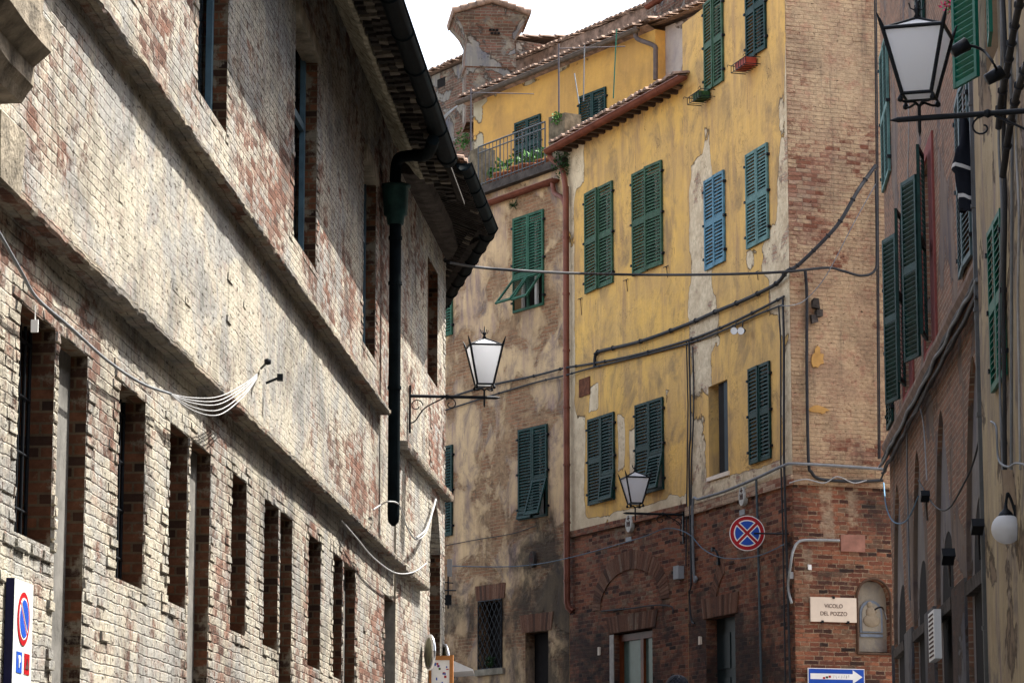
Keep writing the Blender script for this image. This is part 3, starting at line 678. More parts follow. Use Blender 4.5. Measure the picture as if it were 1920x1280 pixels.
# soffit: rows of bricks under the tiles, along both sides of the corner
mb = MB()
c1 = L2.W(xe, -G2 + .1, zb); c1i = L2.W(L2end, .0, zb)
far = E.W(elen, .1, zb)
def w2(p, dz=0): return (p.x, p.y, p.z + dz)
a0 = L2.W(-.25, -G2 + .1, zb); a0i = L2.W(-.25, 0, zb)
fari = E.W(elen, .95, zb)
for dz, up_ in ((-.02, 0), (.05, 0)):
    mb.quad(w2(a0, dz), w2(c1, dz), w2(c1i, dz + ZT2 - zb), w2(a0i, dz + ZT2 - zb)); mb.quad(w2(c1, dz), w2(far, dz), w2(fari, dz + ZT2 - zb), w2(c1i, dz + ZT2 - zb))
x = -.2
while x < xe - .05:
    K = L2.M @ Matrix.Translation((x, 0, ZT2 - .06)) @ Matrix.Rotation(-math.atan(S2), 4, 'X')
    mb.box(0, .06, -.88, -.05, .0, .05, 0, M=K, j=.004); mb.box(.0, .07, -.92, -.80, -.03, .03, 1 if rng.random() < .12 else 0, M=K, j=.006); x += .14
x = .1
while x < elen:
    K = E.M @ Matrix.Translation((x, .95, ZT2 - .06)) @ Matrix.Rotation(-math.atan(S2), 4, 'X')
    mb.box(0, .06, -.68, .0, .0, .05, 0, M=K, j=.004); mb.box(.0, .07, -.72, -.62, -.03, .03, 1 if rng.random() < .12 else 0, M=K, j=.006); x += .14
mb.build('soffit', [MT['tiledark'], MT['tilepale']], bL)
mb = MB(); gutter(mb, -.35, xe, -G2 + .09, zb + .06, .10, strap=.9); gm = MB(); gutter(gm, 0, elen, .09, zb + .06, .10, strap=.9)
mb.build('gutter', MT['gutter_dark'], bL, L2.M); gm.build('gutter', MT['gutter_dark'], bL, E.M)
rf = MB()
rt1 = L2.W(xe - 3.2, 2.6, zb + 1.2); rt0 = L2.W(-.4, 2.6, zb + 1.2)
tiles(rf, -.4, xe - .1, -G2 + .1, zb + .09, 1.2, zb + .55)
rf.build('roof', MT['tile'], bL, L2.M)
rf = MB(); rf.quad(w2(c1, .08), w2(far, .08), w2(E.W(elen, 4, zb), 1.2), w2(L2.W(xe - 1.6, 1.5, zb), .7)); rf.build('roof', MT['tile'], bL)
# end wall of the building, running away round the corner
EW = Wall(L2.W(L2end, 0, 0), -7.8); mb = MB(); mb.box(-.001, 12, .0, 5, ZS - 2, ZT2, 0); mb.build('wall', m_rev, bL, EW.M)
# down pipe with hopper
px_ = L2.W(L2.x(742, 500) + .05, 0, 0)
def Dp(px, py, off): return L2.P(px, py, off)
bP = [L.P(812, 262, .82), L.P(800, 290, .70), L.P(770, 292, .42), L.P(746, 300, .2), L.P(741, 340, .16)]
top = L.P(742, 350, .16)
mb = MB(); pts = smoothpts(bP, 5); mb.tube(pts, .072, 12)
zt, zbm = L.z(742, 350, .16), L.z(740, 985, .16)
pxy = Vector((top.x, top.y, 0))
mb.tube([Vector((pxy.x, pxy.y, L.z(742, 340, .16))), Vector((pxy.x, pxy.y, zt - .1))], .072, 12)
mb.tube([Vector((pxy.x, pxy.y, q)) for q in (zt - .3, zbm + .12, zbm + .03, zbm - .02)], [.074, .074, .066, .02], 14)
for q in (.33, .9, 2.2): mb.tube([Vector((pxy.x, pxy.y, zt - q - .3)), Vector((pxy.x, pxy.y, zt - q - .34))], .086, 14)
dpipe = mb.build('down_pipe', MT['gutter_dark'], bL)
mb = MB(); mb.lathe([(.0, zt - .48), (.10, zt - .48), (.115, zt - .38), (.145, zt - .36), (.165, zt - .02), (.185, zt - .015), (.185, zt + .02), (.15, zt + .02), (.12, zt - .2), (0, zt - .2)], 18, M=Matrix.Translation(pxy))
mb.build('hopper', MT['hopper'], dpipe)
# carved stone sill block at the top left corner and the end block of the string
mb = MB(); x0 = L.x(-60, 60, .4); x1 = L.x(62, 160, .45); zz = L.z(60, 160, .45)
mb.extr([(.01, zz + .62), (.01, zz), (-.30, zz + .01), (-.33, zz + .06), (-.36, zz + .10), (-.36, zz + .2), (-.42, zz + .25), (-.45, zz + .28), (-.45, zz + .42), (-.40, zz + .46), (-.40, zz + .6)], L.x(0, 100, .45) - 1.2, L.x(95, 80, .45), 0, 10, .008)
mb.build('stone_corbel', simple('mottled corbel stone', (.17, .145, .11), .9, var=.7, scale=5, bump=.8, bd=.02), bL, L.M)
mb = MB(); xk = L.x(48, 300, .16); mb.box(xk - .55, xk, -.15, .02, L.z(48, 372, .16), L.z(48, 250, .16), j=.012); mb.build('stone_block', simple('mottled block stone', (.19, .165, .125), .9, var=.7, scale=5, bump=.9, bd=.02), bL, L.M)

def pb(W, x, y, wx, wy, k):
    cx, cz = W.px(x, y); x2, _ = W.px(x + wx, y); _, z2 = W.px(x, y + wy); return (cx, cz, abs(x2 - cx), abs(z2 - cz), k)
# ============================================================ CENTRE LEFT: weathered house with terrace (C1)
b1 = empty('terrace_house', C1.W(4, 0, 3), 'weathered tan plaster and brick house with roof terrace, left of the copper down pipe', 'house')
C1end = C1.len
zC1 = C1.z(1035, 322) ; print('C1 top', zC1, C1end)
ra = C1.rect(964, 1021, 411, 588); rb = C1.rect(974, 1028, 806, 976)
rc = C1.rect(797, 850, 455, 642); rd = C1.rect(797, 850, 845, 1012)
window(C1, b1, ra, MT['green'], flap=(.36, .36), fang=(38, 36))
window(C1, b1, rb, MT['dkgreen'], flap=(.1, .42), fang=(14, 16))
window(C1, b1, rc, MT['green']); window(C1, b1, rd, MT['dkgreen'])
g = C1.rect(898, 942, 1128, 1255); C1.holes.append((*g, .25))
dr = C1.rect(985, 1028, 1186, 1400); C1.holes.append((dr[0], dr[1], 0, dr[3], .30))
m_C1 = plaster_mat('weathered tan plaster', (.56, .395, .22), (.41, .28, .16), (.42, .28, .155), (.25, .16, .095), [], .475,
    brick=((.34, .175, .095), (.19, .105, .06), (.38, .28, .17)), brick_thr=.42, stain=.9, bigs=.8, rimk=.12, edge=.05, crack=.5, sootz=[pb(C1, 960, 1210, 400, 150, .22), pb(C1, 1000, 1010, 45, 50, .22), pb(C1, 1050, 1150, 40, 160, .12)])
mb = MB(); panel(mb, 0, C1end, 0, zC1, C1.holes, back=1); body(mb, 0, C1end, -1, zC1, 0, 6)
mb.build('wall', [m_C1, MT['dark']], b1, C1.M)
# diagonal grille of the low window
mb = MB(); x0, x1, z0, z1 = g; wv = x1 - x0
for q in range(-6, 14):
    for sg in (1, -1):
        pts = []
        for t in (0, 1):
            xx = x0 + wv * t; z_ = z0 + .24 * q + (wv * 1.35 if (t == 1) == (sg > 0) else 0); pts.append((xx, z_))
        (xa, za), (xb, zb_) = pts
        if min(za, zb_) > z1 or max(za, zb_) < z0: continue
        def cl(z_): return min(max(z_, z0), z1)
        ta = (cl(za) - za) / (zb_ - za); tb = (cl(zb_) - za) / (zb_ - za)
        mb.tube([(xa + (xb - xa) * ta, -.02, cl(za)), (xa + (xb - xa) * tb, -.02, cl(zb_))], .010, 5)
for xx in (x0, x1): mb.tube([(xx, -.02, z0), (xx, -.02, z1)], .014, 6)
for zz in (z0, z1): mb.tube([(x0, -.02, zz), (x1, -.02, zz)], .014, 6)
mb.build('window_grille', MT['iron'], b1, C1.M)
mb = MB(); mb.box(x0 - .08, x1 + .08, -.05, .02, z0 - .12, z0 - .01, j=.01); mb.build('sill', MT['stone'], b1, C1.M)
mb = MB(); mb.box(dr[0] + .02, dr[1] - .02, .2, .26, 2, dr[3] - .02); [mb.box(dr[0] + .1, dr[1] - .1, .185, .2, 3.0 + q * .7, 3.55 + q * .7) for q in range(3)]; mb.build('door', MT['dark'], b1, C1.M)
def voussoir_flat(W, parent, x0, x1, z0, h=.32, fan=.25, mat=None, y=-.012):
    mb = MB(); n = int((x1 - x0) / .07); c = (x0 + x1) / 2
    for i in range(n):
        a_ = x0 + (x1 - x0) * i / n + .004; b_ = x0 + (x1 - x0) * (i + 1) / n - .004; k = fan
        poly = [(a_, z0), (b_, z0), (b_ + (b_ - c) * k, z0 + h * rng.uniform(.95, 1.02)), (a_ + (a_ - c) * k, z0 + h)]
        mb.prism(poly, y - rng.uniform(0, .008), .004); mb.r[-8:] = [rng.random()] * 8
    mb.build('lintel_arch', mat, parent, W.M)
REDS = [(0, (.04, .026, .022)), (.2, (.18, .07, .045)), (.5, (.29, .108, .062)), (.75, (.37, .155, .085)), (1, (.22, .14, .09))]
m_red = old_wall_mat('sooty red brick', [pb(C2, 1180, 985, 90, 25, .05)], .60, .8, bricks=REDS, lime1=(.33, .24, .155), lime2=(.24, .18, .13), lime3=(.28, .15, .09), ms=.0065, joint=(.25, .18, .12), jk=.85, stain=.6, soot=.85, sbias=.56, sootz=[pb(C2, 1120, 1240, 80, 70, .10), pb(C3, 1400, 1230, 80, 80, .08), pb(C2, 1180, 1010, 90, 60, -.10)], pits=.68)
m_vous = brickgeo_mat('voussoir brick', [(0, (.09, .05, .035)), (.5, (.19, .09, .055)), (1, (.25, .14, .09))], (.27, .20, .14), (.20, .14, .10), 1.3, dark=.6)
voussoir_flat(C1, b1, dr[0] - .12, dr[1] + .12, dr[3] + .01, .34, .15, m_vous)
voussoir_flat(C1, b1, g[0] - .08, g[1] + .08, g[3] + .02, .30, .1, m_vous)
# gutter under the terrace, copper down pipe
zg = C1.z(1030, 338, .12); xg0 = C1.x(880, 385, .12)
mb = MB(); gutter(mb, xg0 - 1.5, C1.x(1040, 333, .12), -.09, zg, .085, strap=1.25); mb.build('gutter', MT['copper'], b1, C1.M)
mb = MB(); top0 = C1.P(1032, 336, .09)
pp = [C1.P(1036, 342, .09), C1.P(1040, 362, .10), C1.P(1055, 372, .12), C1.P(1061, 392, .12)]
mb.tube(smoothpts(pp, 4), .05, 10)
pq = [C2.P(1030, 285, .25), C2.P(1032, 296, .22), C2.P(1046, 308, .14), C1.P(1056, 325, .12), C1.P(1061, 360, .12)]
mb.tube(smoothpts(pq, 4), .055, 10)
bx = C1.P(1062, 700, .12); zz0, zz1 = C1.z(1064, 1140, .12), C1.z(1061, 350, .12)
mb.tube([Vector((bx.x, bx.y, zz1)), Vector((bx.x, bx.y, zz0 + .1))], .062, 12)
mb.tube([Vector((bx.x, bx.y, zz0 + .14)), Vector((bx.x + .02, bx.y - .02, zz0 + .02)), Vector((bx.x + .10, bx.y - .06, zz0 - .06))], .062, 12)
for q in range(7): mb.tube([Vector((bx.x, bx.y, zz0 + .5 + q * 1.1)), Vector((bx.x, bx.y, zz0 + .54 + q * 1.1))], .074, 12)
mb.build('down_pipe', MT['copper'], b1)
# terrace slab, parapet and railing
zsl = C1.z(1030, 318, .05); xr0 = C1.x(893, 350, .05); xr1 = C1.x(1032, 320, .05)
mb = MB(); mb.box(xr0 - 2, C1end - .01, -.14, 3.5, zC1 + .002, zC1 + .16, 0, j=.004); mb.build('terrace_slab', MT['dstone'], b1, C1.M)
zr0 = zC1 + .18; hr = C1.z(895, 280, .05) - C1.z(895, 345, .05); print('rail h', hr)
mb = MB(); x0 = C1.x(897, 320, .05); x1 = C1.x(1022, 280, .05); hr = .85
mb.tube([(x0, -.05, zr0 + hr), (x1, -.05, zr0 + hr)], .018, 6); mb.tube([(x0, -.05, zr0 + hr - .13), (x1, -.05, zr0 + hr - .13)], .014, 6); mb.tube([(x0, -.05, zr0 + .06), (x1, -.05, zr0 + .06)], .014, 6)
n = 18
for i in range(n + 1):
    xx = x0 + (x1 - x0) * i / n; mb.tube([(xx, -.05, zr0), (xx, -.05, zr0 + hr - .02)], .016 if i % 6 == 0 else .009, 6)
mb.build('railing', simple('grey painted railing', (.07, .075, .08), .5, .3), b1, C1.M)
mb = MB(); zz = zr0
mb.box(x1 + .05, x1 + .6, .02, .4, zr0 - .01, zr0 + .92, j=.02); mb.build('parapet_pier', simple('mossy pier', (.13, .105, .07), .95, var=.6), b1, C1.M)
mb = MB(); mb.box(x0 - .45, x0 - .05, .0, .4, zr0 - .01, zr0 + .85, j=.02)
mb.build('parapet_pier', simple('mossy end pier', (.13, .105, .07), .95, var=.6), b1, C1.M)

# ============================================================ CENTRE: yellow house (C2)
b2 = empty('yellow_house', C2.W(2.5, 0, 3), 'yellow plastered house with four green shuttered windows over a dark red brick ground floor', 'house')
w2a = C2.rect(1099, 1151, 364, 552); w2b = C2.rect(1188, 1244, 327, 519); w2c = C2.rect(1105, 1154, 787, 948); w2d = C2.rect(1194, 1246, 760, 930)
window(C2, b2, w2a, MT['olive'], ang=(3, 0)); window(C2, b2, w2b, MT['olive'], ang=(0, 4)); window(C2, b2, w2c, MT['dkgreen'], flap=(0, .3), fang=(0, 7)); window(C2, b2, w2d, MT['dkgreen'], flap=(0, .4), fang=(0, 12))
zc2 = C2.z(1150, 210); zband = C2.z(1180, 970); print('C2 len', C2.len, 'top', zc2, 'band', zband)
dd = C2.rect(1152, 1224, 1187, 1500); C2.holes.append((dd[0], dd[1], 0, dd[3], .32))
YB, YB2 = (.68, .415, .115), (.55, .345, .125)
m_C2 = plaster_mat('yellow ochre plaster', YB, YB2, (.70, .58, .39), (.52, .41, .27),
    [pb(C2, 1113, 745, 10, 28, .42), pb(C2, 1086, 880, 12, 100, .46), pb(C2, 1165, 830, 8, 60, .42), pb(C2, 1187, 845, 8, 50, .42), pb(C2, 1255, 742, 9, 18, .42), pb(C2, 1180, 975, 130, 24, .5), pb(C2, 1072, 640, 7, 400, .42), pb(C2, 1082, 310, 16, 50, .44), pb(C2, 1285, 500, 5, 500, .18), pb(C2, 1262, 915, 10, 30, .25)], thr=.825, stain=.75, crack=.7)
mb = MB(); panel(mb, 0, C2.len, zband, zc2, [h for h in C2.holes], back=1); 
mb.quad((0, .005, -1), (C2.len, .005, -1), (C2.len, .005, -.9), (0, .005, -.9)); body(mb, 0, C2.len, -1, zc2, 0, 6)
mb.build('wall', [m_C2, MT['dark']], b2, C2.M)
hb = [C2.holes[-1]]
mb = MB(); panel(mb, 0, C2.len, 0, zband - .001, hb, y=.003, mi=0, jamb=0, back=2)
bricklay(mb, 0, C2.len, .069 * 36, zband - .12, hb, seed=31, drop=0, gap=.016, prot=.008, keep=lambda x, z: rk.random() < .03)
mb.box(0, C2.len, -.05, .0, zband - .12, zband, 0, rnd=.6)
mb.build('brick_base', [m_red, MT['mortar_red'], MT['dark']], b2, C2.M)
# blind relieving arch and door head
def ring(W, parent, cx, zs, rad, h, width, mat, y=-.012, a0=0, a1=180, n=40):
    mb = MB()
    for i in range(n):
        t0 = R(a0 + (a1 - a0) * (i + .06) / n); t1 = R(a0 + (a1 - a0) * (i + .94) / n); k = h / rad
        poly = [(cx + rad * math.cos(t0), zs + rad * k * math.sin(t0)), (cx + (rad + width) * math.cos(t0), zs + (rad * k + width) * math.sin(t0)), (cx + (rad + width) * math.cos(t1), zs + (rad * k + width) * math.sin(t1)), (cx + rad * math.cos(t1), zs + rad * k * math.sin(t1))]
        mb.prism(poly[::-1], y - rng.uniform(0, .008), .004); mb.r[-8:] = [rng.random()] * 8
    mb.build('arch_ring', mat, parent, W.M)
xa, xb = C2.x(1112, 1140), C2.x(1256, 1132); zs = C2.z(1112, 1145); zt_ = C2.z(1187, 1030)
ring(C2, b2, (xa + xb) / 2, zs, (xb - xa) / 2 - .34, (zt_ - zs) - .34, .34, m_vous)
voussoir_flat(C2, b2, dd[0] - .2, dd[1] + .15, dd[3] + .01, .30, .12, m_vous)
mb = MB(); x0, x1, _, z1 = dd; zq = 2.5
mb.box(x0 + .02, x0 + .12, .10, .2, zq, z1 - .03); mb.box(x1 - .12, x1 - .02, .10, .2, zq, z1 - .03); mb.box(x0 + .12, x1 - .12, .1, .2, z1 - .15, z1 - .03); mb.box((x0 + x1) / 2 + .12, (x0 + x1) / 2 + .24, .098, .2, zq, z1 - .15)
dof = mb.build('door', MT['wood'], b2, C2.M); mb = MB(); mb.box(x0 + .12, x1 - .12, .15, .17, zq, z1 - .15)
mb.build('pane', simple('curtained door glass', (.085, .13, .11), .15, var=.15, bump=0), dof, C2.M)
mb = MB(); mb.box(x0 - .16, x0 - .005, -.02, .05, zq, z1 - .02, j=.006); mb.build('door_jamb', simple('pale jamb stone', (.42, .40, .36), .9, var=.3), b2, C2.M)
x0, x1, z0, z1 = C2.rect(1087, 1107, 712, 745); mb = MB(); mb.box(x0, x1, -.02, .0, z0, z1); mb.build('meter_door', MT['rust'], b2, C2.M)
# eave: tiles, rafters, copper gutter
ze = C2.z(1026, 280, .38); ze2 = C2.z(1275, 146, .38); print('eave z', ze, ze2); ze = (ze + ze2) / 2
ex0 = C2.x(1022, 280, .38); ex1 = C2.x(1276, 146, .38)
mb = MB(); gutter(mb, ex0, ex1, -.33, ze + .02, .09, strap=1.15); mb.build('gutter', MT['copper'], b2, C2.M)
mb = MB(); tiles(mb, ex0 + .1, C2.len + .3, -.33, ze + .10, 3.0, ze + 1.0); 
mb.quad((0, -.28, ze + .06), (C2.len, -.28, ze + .06), (C2.len, 0, ze + .0), (0, 0, ze + .0)); mb.build('roof', MT['tile'], b2, C2.M)
mb = MB(); x = .1
while x < C2.len: mb.box(x, x + .09, -.30, .2, ze - .06, ze + .03, j=.008); x += .32
mb.box(0, C2.len, -.29, .1, ze + .031, ze + .055); mb.build('rafters', MT['oldwood'], b2, C2.M)

# ============================================================ CENTRE RIGHT: tall corner house (C3 + C4)
b3 = empty('corner_house', C3.W(C3.len, 0, 3), 'tall corner house, yellow plaster flaking off on one face and bare brick on the other', 'house')
ZT3 = 15.9
window(C3, b3, C3.rect(1323, 1358, 8, 176), MT['olive'], ang=(2, 0)); window(C3, b3, C3.rect(1401, 1438, -60, 117), MT['dkgreen'], ang=(0, 4))
window(C3, b3, C3.rect(1324, 1361, 340, 509), MT['blue'], ang=(0, 2)); window(C3, b3, C3.rect(1402, 1443, 291, 469), MT['teal'])
window(C3, b3, C3.rect(1407, 1447, 692, 872), MT['dkgreen'], ang=(2, 0))
ow = C3.rect(1329, 1365, 725, 895); C3.holes.append((*ow, .3))
d3 = C3.rect(1325, 1380, 1160, 1500); C3.holes.append((d3[0], d3[1], 0, d3[3], .3))
zb3 = (C3.z(1303, 947) + C3.z(1467, 894)) / 2; print('C3 band', zb3, zband, 'len', C3.len)
m_C3 = plaster_mat('flaking yellow plaster', (.64, .395, .125), (.53, .335, .125), (.72, .60, .41), (.56, .44, .29),
    [pb(C3, 1326, 280, 7, 60, .42), pb(C3, 1310, 370, 16, 80, .46), pb(C3, 1314, 450, 22, 110, .44), pb(C3, 1312, 640, 20, 100, .42), pb(C3, 1325, 610, 26, 50, .36), pb(C3, 1310, 860, 14, 80, .40), pb(C3, 1481, 120, 9, 300, .5), pb(C3, 1474, 330, 14, 160, .46), pb(C3, 1462, 500, 26, 100, .46), pb(C3, 1479, 720, 14, 330, .5), pb(C3, 1420, 490, 26, 34, .36), pb(C3, 1400, 905, 130, 24, .5), pb(C3, 1346, 800, 26, 140, .14)], thr=.825, stain=.7, crack=.7,
    brick=((.36, .22, .15), (.42, .30, .21), (.50, .42, .31)), brick_thr=.56)
Hh = C3.holes
mb = MB(); panel(mb, 0, C3.len, zb3, ZT3, Hh, back=1)
I3 = C3.M.inverted(); A3 = I3 @ C4.W(0, .01, 0); B3 = I3 @ C4.W(4.2, 0, 0); D3 = I3 @ C4.W(4.2, 5, 0); E3 = I3 @ (C3.W(.01, .01, 0) + Vector((1.2, 3.5, 0)))
pl = [(0, .01), (A3.x, A3.y + .01), (B3.x, B3.y), (D3.x, D3.y), (E3.x, E3.y)]
mb.add([(x, y, ZT3) for x, y in pl], [(0, 1, 2, 3, 4)]); mb.add([(x, y, z) for z in (-1, ZT3) for x, y in pl], [(2, 3, 8, 7), (3, 4, 9, 8), (4, 0, 5, 9)])
mb.build('wall', [m_C3, MT['dark']], b3, C3.M)
hb = [Hh[-1]]
mb = MB(); panel(mb, 0, C3.len, 0, zb3 - .001, hb, y=.003, mi=0, jamb=0, back=2); bricklay(mb, 0, C3.len, .069 * 36, zb3 - .16, hb, seed=41, drop=0, gap=.016, prot=.008, keep=lambda x, z: rk.random() < .03 or x > C3.len - .2)
mb.box(0, C3.len + .04, -.045, 0, zb3 - .16, zb3, 3, rnd=.7)
m_tanbrick = m_tan3 = old_wall_mat('tan band brick', [pb(C4, 1560, 700, 2, 2, 0)], .46, .7, bricks=[(0, (.25, .095, .055)), (.3, (.35, .17, .11)), (.6, (.42, .25, .17)), (1, (.46, .34, .245))], lime1=(.50, .37, .25), lime2=(.40, .29, .2), lime3=(.40, .22, .15), joint=(.16, .11, .08))
mb.build('brick_base', [m_red, MT['mortar_red'], MT['dark'], m_tanbrick], b3, C3.M)
voussoir_flat(C3, b3, d3[0] - .1, d3[1] + .12, d3[3] + .01, .34, .12, m_vous)
ring(C3, b3, C3.x(1370, 1130), C3.z(1370, 1150), .72, .75, .28, m_vous, a0=110, a1=180, n=14)
ring(C3, b3, C3.x(1240, 1150), C3.z(1285, 1120), .72, .75, .28, m_vous, a0=8, a1=50, n=9)
mb = MB(); mb.box(d3[0], d3[1], .2, .26, 2.2, d3[3]); xm = (d3[0] + d3[1]) / 2
for q in range(3):
    for xx in (d3[0] + .06, xm + .04): mb.box(xx, xx + (xm - d3[0]) - .1, .185, .2, 2.9 + q * .75, 3.5 + q * .75)
mb.build('door', simple('black green door paint', (.012, .02, .022), .45), b3, C3.M)
# the open narrow window
x0, x1, z0, z1 = ow; mb = MB(); mb.box(x0 + (x1 - x0) * .70, x1, .04, .08, z0, z1); mb.box(x0 + (x1 - x0) * .36, x0 + (x1 - x0) * .70, .06, .29, z0, z1, 1); mb.box(x0, x1, .05, .3, z0, z0 + .03)  # near-black box paints in the shade inside the opening
mb.build('window', [simple('dark grey blue shutter', (.028, .042, .05), .6), MT['dark']], b3, C3.M)
mb = MB(); mb.box(x0 - .06, x1 + .06, -.03, .03, z0 - .07, z0 - .002, j=.005); mb.build('sill', MT['plaque'], b3, C3.M)
# C4 face
C4w = 4.2; zb4 = C4.z(1490, 897)
nx0, nx1, nz0, nz1 = C4.rect(1609, 1668, 1086, 1222)
C4.holes.append((nx0, nx1, nz0, nz1, .16))
zb4 = zb3; print('C4 band', C4.z(1490, 897), zb3)
mb = MB(); panel(mb, 0, C4w, 0, zb4, C4.holes, y=.003, mi=0, jamb=0, back=3)
mb.quad((0, .003, zb4), (C4w, .003, zb4), (C4w, .003, ZT3), (0, .003, ZT3), 2)
bricklay(mb, 0, C4w, .069 * 105, ZT3, [], seed=51, mi=2, drop=0, prot=.006, jit=.003, gap=.008, keep=lambda x, z: rk.random() < .03 or x < .16); bricklay(mb, 0, C4w, .069 * 36, zb4 - .16, C4.holes, seed=52, drop=0, prot=.008, gap=.016, keep=lambda x, z: rk.random() < .04 or x < .16)
mb.box(0.001, C4w, -.045, 0, zb4 - .16, zb4, 2, rnd=.7)
arch_fill(mb, nx0, nx1, nz1 - (nx1 - nx0) / 2, nz1, 'round', -.004, .16, 0)
m_red4 = old_wall_mat('dark red brick with pale drips', [pb(C4, 1550, 950, 14, 70, .16), pb(C4, 1600, 940, 10, 60, .16), pb(C4, 1515, 1060, 8, 30, .12)], .60, .9, bricks=REDS, lime1=(.40, .29, .19), lime2=(.28, .20, .14), lime3=(.30, .15, .09), ms=.0075, joint=(.36, .27, .175), jk=.95, stain=.5, soot=.75, sbias=.58, pits=.68)
m_och = plaster_mat('shrine plaster', (.27, .24, .185), (.20, .185, .155), (.2, .2, .2), (.25, .22, .2), [], .9)
m_tan4 = old_wall_mat('tan smeared brick face', [pb(C4, 1560, 700, 80, 160, .06), pb(C4, 1590, 120, 60, 100, .05), pb(C4, 1560, 330, 90, 90, -.055), pb(C4, 1600, 840, 60, 30, -.08)], .425, .9, bricks=[(0, (.25, .095, .055)), (.3, (.35, .17, .11)), (.6, (.42, .25, .17)), (1, (.46, .34, .245))], lime1=(.50, .355, .215), lime2=(.40, .27, .17), lime3=(.40, .20, .13), joint=(.20, .13, .09), jk=.6, stain=.5, sbias=.46, pits=.64, soot=.3)
mb.build('wall', [m_red4, MT['mortar_red'], m_tan4, m_och], b3, C4.M)
mb = MB()
for (px0, py0, s_) in ((1519, 570, 1), (1519, 600, .7), (1528, 590, .6)):
    xx, zz = C4.px(px0 + 6, py0); mb.box(xx - .05, xx + .07 * s_, -.08, .01, zz - .07 * s_, zz + .07, j=.02)
mb.build('wall_anchor', MT['dstone'], b3, C4.M)
for (px0, py0, ww, hh) in ((1532, 672, .12, .34), (1533, 768, .2, .12)):        # islands of old ochre plaster
    xx, zz = C4.px(px0, py0); poly = []; 
    for q in range(16):
        an = 2 * math.pi * q / 16; k = rng.uniform(.55, 1.05); poly.append((xx + ww * k * math.cos(an), zz + hh * .6 * k * math.sin(an)))
    mb = MB(); mb.prism(poly, -.022, .0); mb.build('plaster_patch', simple('old ochre plaster', (.44, .25, .08), .9, var=.25), b3, C4.M)

# ============================================================ houses behind: penthouse, chimney house
PH = Wall(C1.W(0, 3.3, 0), 180 - 31.8)
b4 = empty('upper_house', PH.W(4, 0, 9), 'orange ochre upper storey with teal shutters set back behind the roof terrace', 'house')
def phr(*a): return PH.rect(*a)
window(PH, b4, phr(967, 1015, 232, 330), MT['dkgreen']); window(PH, b4, phr(1088, 1138, 182, 290), MT['dkgreen'])
zp = (PH.z(870, 196, .3) + PH.z(1186, 52, .3)) / 2; px0 = PH.x(888, 200); px1 = PH.x(1229, 100); print('penthouse top', PH.z(870, 196, .3), PH.z(1186, 52, .3), 'x', px0, px1)
m_P = plaster_mat('orange ochre plaster', (.58, .325, .085), (.46, .26, .08), (.42, .36, .25), (.36, .3, .2), [(px0, zp - 1, .5, 3, .3), (px0 + 2, zp, 4.0, .12, .28)], thr=.80, stain=.3)
mb = MB(); panel(mb, px0, px1, 8, zp, PH.holes, back=1); body(mb, px0, px1, 8, zp, 0, 4); mb.build('wall', [m_P, MT['dark']], b4, PH.M)
mb = MB(); gutter(mb, px0 - .3, PH.x(1190, 55, .3), -.25, zp + .05, .075, strap=1.3); mb.build('gutter', simple('grey gutter', (.12, .10, .085), .6, .2), b4, PH.M)
mb = MB(); tiles(mb, px0 - .3, px1 + .2, -.25, zp + .12, 2.6, zp + .75); mb.quad((px0 - .3, -.2, zp + .08), (px1, -.2, zp + .08), (px1, 0, zp), (px0 - .3, 0, zp)); mb.build('roof', MT['tile'], b4, PH.M)
mb = MB(); q = [PH.P(1193, 50, .2), PH.P(1194, 72, .2), PH.P(1226, 86, .1), PH.P(1229, 100, .1), PH.P(1229, 150, .1)]; mb.tube(smoothpts(q, 5), .05, 9); mb.build('down_pipe', simple('grey brown pipe', (.10, .075, .065), .5, .2), b4)
# bare wall between the upper storey and the corner house
mb = MB(); x2 = PH.x(1300, 100); mb.box(px1 + .001, x2 + 1.0, -.001 + .25, 3, 8, PH.z(1250, 50, -.25)); mb.build('side_wall', plaster_mat('grey pink render', (.42, .36, .31), (.36, .29, .25), (.3, .2, .15), (.35, .26, .2), [], .56, stain=.4), b4, PH.M)
mb = MB(); zq = PH.z(1250, 50, -.25); tiles(mb, px1 - .2, x2 + .8, -.1, zq + .02, 2.5, zq + .6); mb.build('roof', MT['tile'], b4, PH.M)
# brick house with chimney
BH = Wall(PH.W(0, 3.2, 0), 180 - 31.8)
b5 = empty('chimney_house', BH.W(1, 0, 8), 'old rough brick house behind the terrace, top left, with broad flared chimney', 'house')
zh = BH.z(840, 130); hx0 = BH.x(770, 150); hx1 = BH.x(968, 110)
m_bh = plaster_mat('patchy grey render', (.29, .25, .19), (.19, .175, .15), (.30, .25, .18), (.15, .135, .12), [], .46, brick=((.20, .10, .07), (.11, .075, .055), (.22, .185, .14)), brick_thr=.42, stain=.8, bigs=1.2)
mb = MB(); mb.box(BH.x(740, 150), hx1, 0, 4, 6, zh); mb.box(BH.x(820, 160), BH.x(835, 160), -.002, .0, BH.z(825, 165), BH.z(825, 148), 1); mb.build('wall', [m_bh, MT['dark']], b5, BH.M)
mb = MB(); tiles(mb, BH.x(740, 150), hx1, -.2, zh + .03, 3, zh + .5); 
x9 = BH.x(1300, 60); zhh = BH.z(1040, 84, -2.5) - .33; mb.extr([(-.1, zhh - 1.6), (-.1, zhh - 1.0), (2.5, zhh - .03), (2.5, zhh - 1.6)], hx1, x9, 0, 12, .02)
tiles(mb, hx1, x9, -.15, zhh - 1.0, 2.5, zhh)
rfo = mb.build('roof', MT['tile'], b5, BH.M)
CHD = 67.5
def cw(px, py, D=CHD):
    r = ray(px, py); return ORG + r * (D / r.y)
cc = cw(920, 100); s_ = CHD / FPX; a_ = R(6)
